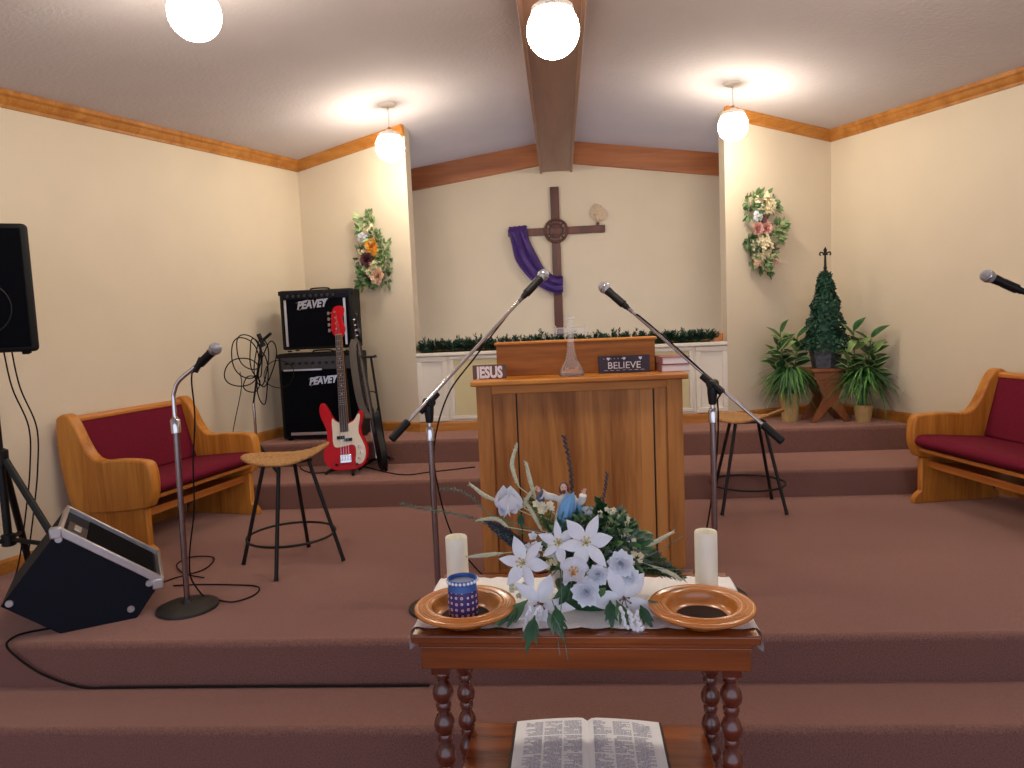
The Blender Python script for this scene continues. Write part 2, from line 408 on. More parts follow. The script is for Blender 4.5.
# crown and base mouldings: profile (out from wall, height)
def moulding(name, A, Bp, n, prof, zf, m='trim'):
    A = V(A); Bp = V(Bp); n = V(n).normalized(); b = B(); k = len(prof); vs = []
    for P in (A, Bp):
        for o, h in prof:
            q = P+n*o; vs.append((q.x, q.y, zf(P.x)+h))
    b.add(vs, [(i, (i+1) % k, k+(i+1) % k, k+i) for i in range(k)]+[tuple(range(k))[::-1], tuple(range(k, 2*k))])
    return struct(b.build(name, m, ang=25))
crown = [(0, -.082), (.010, -.082), (.014, -.066), (.026, -.052), (.034, -.030), (.046, -.018), (.048, .012), (0, .012)]
base = [(0, 0), (.014, 0), (.014, .062), (.006, .074), (0, .076)]
mL = -nL; mR = -nR; mLs = -nLs; mRs = -nRs
moulding('trim_3', (XL(YN), YN, 0), CL, mL, crown, zc); moulding('trim_4', (XR(YN), YN, 0), CR, mR, crown, zc)
moulding('trim_5', CL, OL, mLs, crown, zc); moulding('trim_6', CR, OR, mRs, crown, zc)
zpf = lambda x: ZP; zsf = lambda x: ZS; z2f = lambda x: ZP2
moulding('baseboard_left', (XL(5.19), 5.19, 0), CL, mL, base, zpf); moulding('baseboard_right', (XR(5.19), 5.19, 0), CR, mR, base, zpf)
moulding('baseboard_front_left', CL, OL, mLs, base, zpf); moulding('baseboard_front_right', CR, OR, mRs, base, zpf)
moulding('baseboard_stage_left', (XL(2.62), 2.62, 0), (XL(4.58), 4.58, 0), mL, base, zsf)
moulding('baseboard_stage_right', (XR(2.62), 2.62, 0), (XR(4.58), 4.58, 0), mR, base, zsf)
moulding('baseboard_middle', (OL.x, 5.6, 0), (OR.x, 5.6, 0), (0, -1, 0), base, zpf)
# half wall closing the lower part of the opening, panelled
hw = B(); hw.box(((OL.x+OR.x)/2, 5.66, (ZP+1.31)/2+.0), (OR.x-OL.x, .12, 1.31-ZP)); hw = struct(hw.build('wall_half', 'white', smooth=False))
def fr(x0, x1, z0, z1, w=.035, d=.014, y=5.6, m='white', nm='panel_moulding'):
    b = B()
    b.box(((x0+x1)/2, y-d/2, z0+w/2), (x1-x0, d, w)); b.box(((x0+x1)/2, y-d/2, z1-w/2), (x1-x0, d, w))
    b.box((x0+w/2, y-d/2, (z0+z1)/2), (w, d, z1-z0-2*w)); b.box((x1-w/2, y-d/2, (z0+z1)/2), (w, d, z1-z0-2*w))
    return b.build(nm, m, hw, bevel=.004)
fr(-1.15, -.905, ZP+.08, 1.305, .04); fr(1.04, 1.285, ZP+.08, 1.305, .04)
fr(-.885, 1.02, .80, 1.305, .03)
b = B(); b.box((.0675, 5.597, 1.052), (1.84, .006, .44)); b.build('yellow_panel', 'yellow', hw, smooth=False)['label'] = 'pale yellow panel'
b = B(); b.box(((OL.x+OR.x)/2, 5.68, 1.323), (OR.x-OL.x, .22, .028)); b.build('shelf', 'white', hw, bevel=.006)
b = B(); b.box(((OL.x+OR.x)/2, 5.74, 1.367), (OR.x-OL.x-.004, .028, .058)); b.build('wooden_rail', 'oakx', hw, bevel=.004)

# ------------------------------------------------------------------ pendant globes
def pendant(loc, ztop, label):
    # origin at the globe centre
    t = thing('pendant_lamp', label, 'pendant lamp', loc, 0, 'globe pendant lamps')
    h = ztop-loc[2]
    b = B(); b.ball((0, 0, 0), .100, 32, 20); g = b.build('glass_globe', 'globe', t)
    b = B(); b.lathe([(0, .118), (.020, .118), (.034, .104), (.068, .094), (.079, .086), (.081, .068), (.078, .066), (.074, .069), (.060, .086), (0, .088)], 24); b.build('globe_cap', 'canopy', t)
    b = B(); b.tube([(0, 0, .115), (0, 0, h-.012)], .0045, 8); b.build('rod', 'canopy', t)
    b = B(); b.lathe([(0, h-.022), (.03, h-.022), (.058, h-.008), (.062, h+.012), (0, h+.012)], 28); b.build('ceiling_canopy', 'canopy', t)
    b = B(); b.lathe([(.008, .118), (.012, .122), (.012, .132), (.005, .136)], 12); b.build('collar', 'brass', t)
    return t
P1 = at(390, 147, 5.06); P2 = at(733, 126, 5.07); P3 = at(194.5, 14, 2.82); P4 = at(553, 31, 2.82)
pendant(P1, zc(P1.x), 'globe pendant over the amplifiers, hanging near the left wall corner')
pendant(P2, zc(P2.x), 'globe pendant above the flower spray on the right side wall section')
pendant(P3, zc(P3.x), 'large-looking globe pendant at the top left of the photo')
pendant(P4, zb, 'globe pendant hung from the dark wooden ridge beam')
pendant((1.42, 2.82, P3.z), zc(1.42), 'globe pendant just above the top edge at right, over the right pew side')

# ------------------------------------------------------------------ communion table
TZ = .78
tt = thing('communion_table', 'glossy cherry-stained communion table with turned bobbin legs holding the flowers', 'table', (.033, 1.925, 0), rad(-2))
TW, TD = .868, .436
b = B(); b.box((0, 0, TZ-.012), (TW, TD, .024)); b.box((0, 0, TZ-.032), (TW-.03, TD-.03, .016)); b.build('tabletop', 'cherry', tt, bevel=.005)
b = B(); b.box((0, -(TD/2-.03), TZ-.069), (TW-.04, .022, .060)); b.box((0, (TD/2-.03), TZ-.069), (TW-.04, .022, .060))
for sg in (-1, 1): b.box((sg*(TW/2-.031), 0, TZ-.069), (.022, TD-.082, .060))
b.build('apron', 'cherry', tt, bevel=.003)
def bobbin(x, y):
    b = B(); b.box((x, y, TZ-.085), (.046, .046, .082))
    z = TZ-.126; pr = [(0, z+.004), (.019, z)]
    for k in range(6):
        L_ = .088
        pr += [(.021, z-.004), (.021, z-.010), (.014, z-.014), (.019, z-.019), (.013, z-.025), (.020, z-.034), (.026, z-.048), (.0285, z-.060), (.026, z-.073), (.018, z-.084)]
        z -= L_
        if z < .1: break
    pr += [(.021, z-.004), (.021, 0), (0, 0)]
    b.lathe(pr[::-1], 24, Matrix.Translation((x, y, 0)))
    return b
for x in (-TW/2+.062, TW/2-.062):
    for y in (-TD/2+.065, TD/2-.055): bobbin(x, y).build('leg', 'cherryd', tt, ang=50)
b = B(); b.box((.0, .01, .29), (TW-.155, .385, .022)); b.build('lower_shelf', 'cherry', tt, bevel=.004)

# open book on the lower shelf
bk = thing('open_book', 'large open book with columns of print lying on the lower table shelf', 'book', (.038, 1.962, .3015), rad(-1))
b = B(); b.box((0, 0, .003), (.455, .33, .006)); b.build('cover', 'cover', bk, bevel=.002)
def page_z(x): a = abs(x)/.219; return .008 + .011*(1-a**2.2)*min(1, (abs(x)/.02)**.5+.0)+.004*(1-a)+.004
for sg in (-1, 1):
    b = B(); n = 16; vs = []
    for k in range(n+1):
        x = sg*.219*k/n; vs += [(x, -.155, page_z(x)), (x, .155, page_z(x))]
    for k in range(n+1):
        x = sg*.219*k/n; vs += [(x, -.155, .0065), (x, .155, .0065)]
    fs = []
    q = 2*(n+1)
    for k in range(n):
        i = 2*k
        fs += [(i, i+1, i+3, i+2), (q+i, q+i+2, q+i+3, q+i+1), (i, i+2, q+i+2, q+i), (i+1, q+i+1, q+i+3, i+3)]
    fs += [(0, q, q+1, 1), (2*n, 2*n+1, q+2*n+1, q+2*n)]
    b.add(vs, fs); pg = b.build('page_block', 'paper', bk)
    b = B()
    for c in range(3):
        xa = .018+c*.059
        for r in range(46):
            y = .138-r*.006
            if r in (12, 27) and random.random() < .8: continue
            x = xa; xe = xa+.053*(1 if random.random() < .75 else random.uniform(.4, .9))
            while x < xe-.003:
                w = min(random.uniform(.004, .014), xe-x); x2 = x+w
                if random.random() < .93:
                    z1, z2 = page_z(x)+.0006, page_z(x2)+.0006
                    b.add([(sg*x, y, z1), (sg*x2, y, z2), (sg*x2, y-.0034, z2), (sg*x, y-.0034, z1)], [(0, 1, 2, 3)] if sg < 0 else [(3, 2, 1, 0)])
                x = x2+.0016
    b.build('print', 'ink', pg)['label'] = 'grey columns of small print'

# lace runner over the table
lc = B(); nx, ny = 96, 30; T0 = pm(tt)
def lace_pt(i, j):
    u = i/nx*2-1; v = j/ny*2-1
    x = u*(TW/2+.062); y = -.002+v*(.172+.010*abs(sin(u*22))*abs(v)**6)
    z = TZ+.0035+.001*sin(i*1.7)*sin(j*1.3)
    e = abs(x)-(TW/2+.004)
    if e > 0:
        s = 1 if x > 0 else -1; y *= 1
        z = TZ+.003-e*1.0; x = s*(TW/2+.006+e*.10+.004*sin(y*60)*min(1, e*30)); z += -.010*abs(sin(y*34))*min(1, e*18)
    return T0 @ V((x, y, z))
lc.add([lace_pt(i, j) for j in range(ny+1) for i in range(nx+1)], [(j*(nx+1)+i, j*(nx+1)+i+1, (j+1)*(nx+1)+i+1, (j+1)*(nx+1)+i) for j in range(ny) for i in range(nx)])
lo = lc.build('lace_cloth', 'lace'); tag(lo, 'white scalloped lace cloth spread over the communion table', 'tablecloth')

# offering plates
def plate(loc, label, rz=0):
    t = thing('offering_plate', label, 'plate', loc, rz, 'wooden offering plates')
    pr = [(0, .004), (.052, .004), (.060, 0), (.072, .002), (.084, .016), (.096, .026), (.112, .032), (.126, .036), (.1335, .042), (.134, .048), (.130, .0525),
          (.124, .0515), (.1225, .0535), (.117, .0525), (.1155, .0545), (.110, .0532), (.1085, .055), (.1035, .0535), (.102, .0552), (.096, .0540), (.091, .0525), (.0875, .048), (.085, .036), (.079, .022), (.068, .013), (0, .012)]
    b = B(); b.lathe(pr, 64); b.build('wooden_dish', 'platew', t, ang=60)
    t.scale = (1, 1, .86)
    b = B(); b.lathe([(0, .0128), (.065, .0128), (.0645, .0142), (0, .0145)], 48); b.build('felt_lining', 'felt', t)
    return t
zt = TZ+.005
pL = plate((-.276, 1.802, zt), 'turned wooden offering plate with the blue patterned cup standing in it')
pR = plate((.334, 1.780, zt), 'empty turned wooden offering plate with dark felt centre')
b = B(); b.lathe([(0, 0), (.0285, 0), (.033, .006), (.0345, .03), (.0335, .066), (.031, .078), (.031, .082), (.0335, .084), (.0335, .092), (.0305, .093), (.029, .086), (.029, .078), (0, .078)], 40)
cu = thing('candle_jar', 'small blue glazed jar with red and white pattern standing in the offering plate', 'jar', (-.279, 1.792, zt+.0128))
b.build('jar_body', 'cup', cu)
b = B(); b.lathe([(0, .079), (.0285, .079), (.0285, .0835), (0, .084)], 32); b.build('wax_fill', mat('grey_blue_wax', (120, 130, 160), .5), cu)
b = B()
for k in range(24):
    a = 2*pi*k/24; b.ball((.0338*cos(a), .0338*sin(a), .088), .0035, 8, 6)
b.build('beaded_rim', 'petal', cu)
cu.scale = (1.17, 1.17, 1.14)
# candles
def candle(loc, label):
    t = thing('pillar_candle', label, 'candle', loc, 0, 'ivory pillar candles')
    b = B(); pr = [(0, 0), (.0305, 0), (.0318, .002), (.0318, .162), (.030, .165), (.0275, .163), (.0255, .146), (.010, .143), (0, .1425)]
    b.lathe(pr, 40); b.build('wax_body', 'wax', t)
    b = B(); b.tube([(0, 0, .1425), (.001, 0, .152), (.003, 0, .156)], [.003, .0028, .001], 8); b.build('wick', 'flame', t)
    return t
c1 = at(457, 556, 2.0); c2 = at(706, 551, 2.0)
candle((c1.x, 2.0, zt), 'ivory pillar candle behind the offering plate holding the patterned jar')
candle((c2.x, 2.0, zt), 'ivory pillar candle behind the empty offering plate')

# ------------------------------------------------------------------ podium
pd = thing('podium', 'large wooden pulpit with panelled front and raised reading desk in the middle of the stage', 'podium', (.075, 3.28, ZS), rad(1.2))
PW, PD, PH = .950, .46, 1.294-ZS
b = B(); b.box((0, PD/2+.01, .025), (PW-.02, PD-.03, .05)); b.build('plinth', 'podx', pd, bevel=.004)
for sg in (-1, 1):
    b = B(); b.box((sg*(PW/2-.035), .012, PH/2), (.07, .03, PH-.03)); b.build('stile', 'podframe', pd, bevel=.003)
b = B(); b.box((0, .012, PH-.045), (PW-.14, .03, .04)); b.build('rail', 'podx', pd, bevel=.003)
b = B(); b.box((0, .022, PH/2), (PW-.13, .016, PH-.06)); b.build('front_panel', 'podium', pd)
for sg in (-1, 1):
    bw = .105 if sg < 0 else .05
    b = B(); b.box((sg*(PW/2-.077-bw/2), .0125, PH/2), (bw, .012, PH-.12)); b.build('panel_batten', 'podium', pd, bevel=.002)
    b = B(); b.box((sg*(PW/2-.012), PD/2+.01, PH/2), (.024, PD-.04, PH-.03)); b.build('side_panel', 'podframe', pd)
    b = B(); b.box((sg*(PW/2-.081-bw), .0135, PH/2), (.006, .003, PH-.12)); b.build('groove', 'iron', pd)['label'] = 'dark joint line'
b = B(); b.box((.0, PD/2-.01, PH-.012), (PW+.045, PD+.05, .024)); b.build('top_board', 'podx', pd, bevel=.006)
b = B(); b.box((.0, .225, PH+.078), (.775, .022, .156)); b.build('desk_front', 'deskw', pd, bevel=.003)
for sg in (-1, 1):
    b = B(); b.prism([(.236, 0), (.43, 0), (.43, .045), (.236, .15)], sg*.376-.011, sg*.376+.011, Matrix(((0, 0, 1, 0), (1, 0, 0, 0), (0, 1, 0, PH), (0, 0, 0, 1))))
    b.build('desk_side', 'podframe', pd)
b = B(); b.box((.0, .335, PH+.105), (.775, .24, .014), R=Euler((rad(-29), 0, 0)).to_matrix()); b.build('desk_slope', 'podx', pd)
b = B(); b.box((.0, .222, PH+.160), (.795, .034, .014)); b.build('desk_cap', 'podx', pd, bevel=.005)
TP = pm(pd); ztp = ZS+PH
def podp(u, v, ly):   # point on the pulpit top below a pixel, at local depth ly
    p = at(u, v, 3.28+ly); return TP.inverted() @ p
# JESUS block sign
p = podp(490, 378, .10); x = p.x
js = thing('word_block_sign', 'small block sign with white JESUS lettering at the left end of the pulpit top', 'sign', TP @ V((x, .10, PH)), rad(4))
b = B(); b.box((0, 0, .034), (.160, .022, .068)); b.build('sign_block', 'blockb', js, bevel=.002)
T = Matrix.Translation((0, -.0112, .0075)) @ Matrix.Rotation(pi/2, 4, 'X')
text_b('JESUS', .074, .0012, T=T, bold=.0034, sx=.70).build('lettering', 'blockw', js, smooth=False)
# BELIEVE sign
p = podp(625, 375, .13)
bs = thing('word_plaque', 'dark plum plaque reading BELIEVE leaning on the reading desk', 'sign', TP @ V((p.x, .16, PH)), rad(1))
b = B(); b.box((0, 0, .042), (.245, .018, .084)); b.build('board', 'plum', bs, bevel=.002)
T = Matrix.Translation((0, -.0095, .022)) @ Matrix.Rotation(pi/2, 4, 'X')
b = text_b('BELIEVE', .046, .0012, T=T, sx=1.02, bold=.0001)
for k in range(-3, 4):                       # row of small ornament dots above and below the word
    b.ball((k*.017-.045, -.0098, .070), .0022, 6, 4); b.box((k*.029, -.0095, .014), (.018, .002, .0016))
for q in (-.075, .0, .078):
    T2 = Matrix.Translation((q, -.0095, .069)) @ Matrix.Rotation(pi/2, 4, 'X')
    hp = [(0, -.008), (.008, .001), (.007, .006), (.003, .007), (0, .004), (-.003, .007), (-.007, .006), (-.008, .001)]
    b.prism(hp, 0, .0015, T2)
b.build('lettering', 'letter', bs, smooth=False)
# glass cross ornament
p = podp(572, 377, .09)
gc = thing('glass_cross', 'clear glass cross ornament on a flared bell-shaped base, standing on the pulpit', 'ornament', TP @ V((p.x, .09, PH)), 0)
b = B(); b.lathe([(0, 0), (.056, 0), (.060, .006), (.058, .02), (.046, .045), (.030, .075), (.021, .11), (.016, .15), (.015, .165), (0, .166)], 10); b.build('bell_base', 'glass', gc, ang=20)
b = B(); b.box((0, 0, .215), (.028, .022, .11)); b.box((0, 0, .215), (.135, .0225, .030))
for q, w in ((-.074, 0), (.074, 0)): b.box((q, 0, .215), (.016, .024, .050))
b.box((0, 0, .274), (.046, .024, .016)); b.build('cross', 'glass', gc, bevel=.003, smooth=False)
# hymnals
p = podp(670, 375, .2)
for k in range(2):
    z0 = k*.036
    h = thing('hymn_book', ['dusty rose hymn book at the bottom of the pile beside the reading desk', 'dusty rose hymn book on top of the pile beside the reading desk'][k], 'book',
              TP @ V((.462, .20, PH+z0)), rad(2+k*2), 'hymn books on the pulpit')
    b = B(); b.box((0, 0, .0015), (.135, .20, .003)); b.box((0, 0, .0335), (.135, .20, .003)); b.box((-.066, 0, .0175), (.003, .20, .035)); b.build('book_cover', 'hymn', h, bevel=.001)
    b = B(); b.box((.002, 0, .0175), (.127, .192, .029)); b.build('pages', 'pages', h)

# ------------------------------------------------------------------ microphones and stands
def microphone(tip, d, label, name='microphone'):
    # tip of the grille ball, d points from tip back along the handle
    tip = V(tip); d = V(d).normalized()
    t = thing(name, label, 'microphone', tip, 0)
    T = frame((0, 0, 0), d)
    b = B(); b.lathe([(0, 0), (.012, .002), (.020, .009), (.0248, .020), (.0255, .028), (.0255, .033), (.0235, .040), (.019, .052), (0, .052)], 24, T); b.build('grille', 'meshm', t)
    b = B(); b.lathe([(.0262, .028), (.0268, .031), (.0262, .034)], 24, T); b.build('grille_band', 'chrome', t)
    b = B(); b.lathe([(0, .050), (.0195, .051), (.0195, .058), (.0175, .085), (.0135, .165), (.0125, .172), (0, .173)], 24, T); b.build('handle', 'black', t)
    b = B(); b.lathe([(0, .172), (.0085, .172), (.0085, .205), (.004, .215), (0, .215)], 16, T); b.build('connector', 'dchrome', t)
    return t
def roundbase(b, T, r=.128): b.lathe([(0, 0), (r, 0), (r+.002, .004), (r, .012), (r*.9, .017), (r*.2, .026), (.018, .034), (.016, .045), (0, .045)], 48, T)
def clip(b, p, d):
    T = frame(p, d); b.lathe([(.0155, -.03), (.0185, -.03), (.0185, .028), (.0155, .028)], 20, T, cap=False); b.lathe([(.0155, -.03), (.0155, .028)], 20, T, cap=False)
def boom_stand(base, zpiv, tip, rear, label, miclabel, name='boom_stand', rb=.128):
    base = V(base); tip = V(tip); rear = V(rear); piv = V((base.x, base.y, zpiv))
    t = thing('microphone_stand', label, 'microphone stand', base, 0)
    d = (tip-rear).normalized()
    b = B(); roundbase(b, Matrix.Translation(base), rb); b.build('base', 'base', t, world=True)
    b = B(); b.tube([base+V((0, 0, .03)), (base.x, base.y, zpiv-.10)], .0125, 14); b.build('pole', 'dchrome', t, world=True)
    b = B(); b.tube([(base.x, base.y, zpiv-.10), (base.x, base.y, zpiv-.02)], .0085, 14); b.build('inner_pole', 'chrome', t, world=True)
    b = B(); b.lathe([(.010, 0), (.018, .004), (.019, .05), (.014, .06), (.009, .062)], 18, Matrix.Translation((base.x, base.y, zpiv-.165))); b.build('clutch', 'chrome', t, world=True)
    b = B(); pv = piv-d*0
    b.tube([pv-d*.055, pv+d*.055], .0165, 16); b.lathe([(.010, -.075), (.016, -.07), (.020, -.03), (.021, .0), (.014, .018), (0, .02)], 18, Matrix.Translation(piv-V((0, .0, .012))))
    sd = d.cross(V((0, 0, 1))).normalized(); b.tube([piv-sd*.03, piv+sd*.035], [.016, .018], 16)
    b.build('boom_clamp', 'black', t, world=True, bevel=.002)
    mt = tip - d*.15
    b = B(); b.tube([rear+d*.08, mt], .0075, 12); b.build('boom_arm', 'chrome', t, world=True)
    b = B(); b.tube([rear, rear+d*.004, rear+d*.10, rear+d*.105], [.011, .0165, .0165, .010], 16); b.build('counterweight', 'black', t, world=True)
    b = B(); clip(b, mt+d*.03, d); b.tube([mt-d*.035, mt+d*.02], .010, 12); b.build('microphone_clip', 'black', t, world=True)
    microphone(tip, -d, miclabel)
    return t, piv, d, mt
Lb = (-.555, 2.90, ZS)
L_t, Lp, Ld, Lm = boom_stand(Lb, at(434, 402, 2.9).z, at(547, 271, 3.22), at(391, 440, 2.78),
    'round-base boom stand left of the pulpit with its arm rising to the right', 'microphone pointing up right in front of the purple drape')
Rb = (.62, 2.98, ZS)
R_t, Rp, Rd, Rm = boom_stand(Rb, at(711, 384, 2.98).z, at(600, 284, 3.28), at(783, 442, 2.86),
    'boom stand right of the pulpit with its arm rising to the left', 'microphone at the upper left end of the boom right of the pulpit')
# stand outside the frame on the right, microphone reaching in
boom_stand((2.32, 2.98, ZS), 1.50, at(981, 273, 3.0), at(1120, 335, 2.95), 'boom stand by the right pew with only its arm end in view', 'microphone reaching in at the right edge before the plain wall')
# cables of the boom stands
def cable(name, pts, label, r=.0035, n=8, m='rubber', k=8):
    b = B(); b.tube(smooth_path(pts, k), r, n); o = b.build(name, m); tag(o, label, 'cable'); return o
def coil(c, n, r, turns, ph=0): return [V((c[0]+r*cos(ph+2*pi*turns*i/n)*(1+.15*sin(i*.9)), c[1]+r*.7*sin(ph+2*pi*turns*i/n), c[2])) for i in range(n+1)]
Lback = Lm - Ld*.075
cable('microphone_cable', [Lback, Lp+Ld*.3+V((0, 0, -.022)), Lp+Ld*.1+V((.012, .0, -.045)), (-.545, 2.915, 1.05), (-.535, 2.93, .85), (-.50, 2.98, .66), (-.44, 3.08, .50), (-.36, 3.18, .375), (-.24, 3.22, .366), (-.1, 3.3, .366)],
      'black cable dropping behind the left boom stand to the carpet')
Rback = Rm - Rd*.075
cable('microphone_cable', [Rback, Rp+Rd*.42+V((.012, 0, .012)), Rp+Rd*.18+V((.02, 0, .004)), Rp+V((.028, .01, -.02)), (.643, 2.99, 1.20), (.645, 2.99, 1.12), (.636, 3.0, .95), (.61, 3.10, .62), (.56, 3.2, .372), (.48, 3.25, .366), (.3, 3.34, .366)],
      'black cable running down the right boom stand')
# gooseneck-topped straight stand on the left
sb = V((-1.688, 2.94, ZS)); st = thing('microphone_stand', 'straight chrome stand on a grey disc base in front of the left pew', 'microphone stand', sb, 0)
b = B(); roundbase(b, Matrix.Translation(sb), .128); b.build('base', 'base', st, world=True)
b = B(); b.tube([sb+V((0, 0, .03)), (-1.672, 2.94, 1.17)], .0125, 14); b.build('pole', 'dchrome', st, world=True)
b = B(); b.lathe([(.010, -.035), (.020, -.03), (.021, .025), (.013, .035), (.009, .04)], 18, Matrix.Translation((-1.672, 2.94, 1.175))); b.build('clutch', 'chrome', st, world=True)
pts = smooth_path([(-1.672, 2.94, 1.18), (-1.672, 2.94, 1.29), (-1.665, 2.94, 1.325), (-1.64, 2.94, 1.37), at(195, 367, 2.94)], 6)
b = B(); b.tube(pts, .009, 14); b.build('upper_tube', 'chrome', st, world=True)
tipL = at(219, 345, 2.90); dl = (at(188, 376, 2.98)-tipL).normalized()
b = B(); q = tipL+dl*.115; clip(b, q, dl); b.tube([pts[-1]-V((0, 0, .02)), q+V((-.012, 0, .004)), q], [.012, .014, .012], 12); b.build('microphone_clip', 'black', st, world=True)
microphone(tipL, dl, 'silver-headed microphone above the left pew back')
cb = tipL+dl*.21
cable('microphone_cable', [cb, cb+V((-.006, .0, -.05)), cb+V((-.010, .01, -.2)), (-1.625, 2.97, 1.0), (-1.64, 2.975, .8), (-1.672, 2.97, .62), (-1.69, 2.985, .5), (-1.672, 2.99, .44), (-1.655, 3.03, .375), (-1.60, 3.02, .366), (-1.50, 2.99, .366), (-1.44, 3.07, .366), (-1.47, 3.17, .366), (-1.62, 3.2, .366), (-1.78, 3.21, .366), (-1.9, 3.2, .366)],
      'black cable looping on the carpet round the straight stand')

# ------------------------------------------------------------------ stools
def stool(loc, rz, label, r_top=.115, r_bot=.262, h=.568, yaw=0):
    t = thing('bar_stool', label, 'stool', loc, rz, 'rattan stools')
    for k in range(4):
        a = pi/4+k*pi/2
        b = B(); p0 = V((r_bot*cos(a), r_bot*sin(a), .004)); p1 = V((r_top*cos(a), r_top*sin(a), h-.03))
        b.tube([p0, p0+(p1-p0)*.03, p1], [.0125, .010, .010], 12); b.build('leg', 'iron', t)
    zr = .155; rr = r_bot+(r_top-r_bot)*(zr/(h-.03))
    b = B(); b.tube([(rr*cos(2*pi*k/48), rr*sin(2*pi*k/48), zr) for k in range(49)], .0065, 8); b.build('foot_ring', 'iron', t)
    b = B(); b.box((0, 0, h-.028), (.19, .19, .012)); b.tube([(r_top*.75*cos(2*pi*k/32), r_top*.75*sin(2*pi*k/32), h-.022) for k in range(33)], .007, 8); b.build('swivel_plate', 'iron', t)
    # woven saddle seat
    b = B(); nr, na = 10, 56; R = .198; vs = []; fs = []
    def sz(x, y, o): return h-.012+o+(1.25*x*x if x > 0 else .35*x*x)-.3*y*y
    for side, o in ((0, .009), (1, -.003)):
        for i in range(nr+1):
            for j in range(na):
                a = 2*pi*j/na; r = R*i/nr; x = r*cos(a)*1.08; y = r*sin(a)*.86
                o2 = o+(.0035*((i+j) % 2) if not side else 0)
                vs.append((x, y, sz(x, y, o2)))
    q = (nr+1)*na
    for i in range(nr):
        for j in range(na):
            k = (j+1) % na
            fs += [(i*na+j, (i+1)*na+j, (i+1)*na+k, i*na+k), (q+i*na+j, q+i*na+k, q+(i+1)*na+k, q+(i+1)*na+j)]
    for j in range(na):
        k = (j+1) % na; fs.append((nr*na+j, q+nr*na+j, q+nr*na+k, nr*na+k))
    b.add(vs, fs, 0, Matrix.Rotation(yaw, 4, 'Z')); b.build('woven_seat', 'wicker', t, ang=60)
    b = B(); b.tube([Matrix.Rotation(yaw, 3, 'Z') @ V((R*1.08*cos(2*pi*j/60), R*.86*sin(2*pi*j/60), sz(R*1.08*cos(2*pi*j/60), R*.86*sin(2*pi*j/60), .003))) for j in range(61)], .0075, 8)
    b.build('seat_rim', 'wicker', t)
    return t
s1 = stool((-1.425, 3.51, ZS), rad(48), 'rattan bar stool with splayed black legs in front of the left pew', yaw=rad(-38))
s2 = dup(s1, (1.115, 4.38, ZS), rad(-3), 'rattan bar stool behind the right boom stand near the steps')

# ------------------------------------------------------------------ pews
def catm(pts, k=5): return [(p.x, p.y) for p in smooth_path([(a, b_, 0) for a, b_ in pts], k)]
def pew(loc, rz, label, L=.96):
    # x along length (0..L), local y from front (0) to back (+), z up
    t = thing('pew', label, 'pew', loc, rz, 'short upholstered pews')
    MX = Matrix(((0, 0, 1, 0), (1, 0, 0, 0), (0, 1, 0, 0), (0, 0, 0, 1)))   # poly (y,z) extruded along x
    up = catm([(.02, .29), (-.012, .36), (-.018, .44), (.0, .525), (.06, .545), (.20, .548), (.315, .540), (.375, .565), (.425, .64), (.468, .73), (.508, .785), (.550, .795), (.592, .775)], 4) \
        + catm([(.60, .72), (.60, .6), (.585, .45), (.55, .30), (.50, .255), (.40, .245), (.25, .255), (.12, .27)], 3)
    leg = [(.05, .28), (.05, .075), (.022, .055), (.005, .03), (.005, 0), (.56, 0), (.56, .03), (.53, .06), (.50, .09), (.50, .28)]
    for x in (0, L-.07):
        b = B(); b.prism(up, x, x+.07, MX); e = b.build('end_panel', 'oak', t, bevel=.016, seg=4)
        b = B(); b.prism(leg, x+.015, x+.055, MX); b.build('end_foot', 'oak', t, bevel=.006)
    # seat cushion
    prof = catm([(.0, .365), (-.012, .385), (.0, .41), (.04, .425), (.2, .415), (.43, .395)], 4)+[(.46, .37), (.46, .345), (.04, .345)]
    b = B(); b.prism(prof, .072, L-.072, MX); b.build('seat_cushion', 'cushion', t, bevel=.006)
    b = B(); b.prism([(.02, .325), (.02, .344), (.50, .344), (.50, .325)], .07, L-.07, MX); b.build('seat_board', 'oakx', t)
    bp = [(.435, .40), (.525, .745), (.545, .748), (.56, .745), (.485, .38), (.45, .38)]
    b = B(); b.prism(bp, .072, L-.072, MX); b.build('back_cushion', 'cushion', t, bevel=.008, seg=3)
    b = B(); b.prism([(.50, .36), (.565, .70), (.585, .70), (.53, .34)], .07, L-.07, MX); b.build('back_board', 'oakx', t)
    b = B(); b.prism([(.520, .745), (.520, .765), (.535, .778), (.575, .775), (.592, .76), (.592, .735), (.56, .735)], .068, L-.068, MX); b.build('top_rail', 'oakx', t, bevel=.004)
    b = B(); b.prism([(.09, .22), (.09, .262), (.105, .262), (.105, .235), (.40, .235), (.40, .22)], .055, L-.055, MX); b.build('book_shelf', 'oakx', t, bevel=.002)
    return t
aL = rad(90-12)      # length direction (.165,.986); rotz maps +x to it, front (-y) faces +X
# local x along length, local -y = front
pwL = pew((-2.215, 3.585, ZS), aL, 'oak pew with burgundy cushions and closed end panel beside the floor monitor')
u = V((cos(rad(-80)), sin(rad(-80)), 0))
pwR = dup(pwL, (2.085, 4.42, ZS), rad(-80), 'oak pew with burgundy cushions cut off by the right edge of the photo')

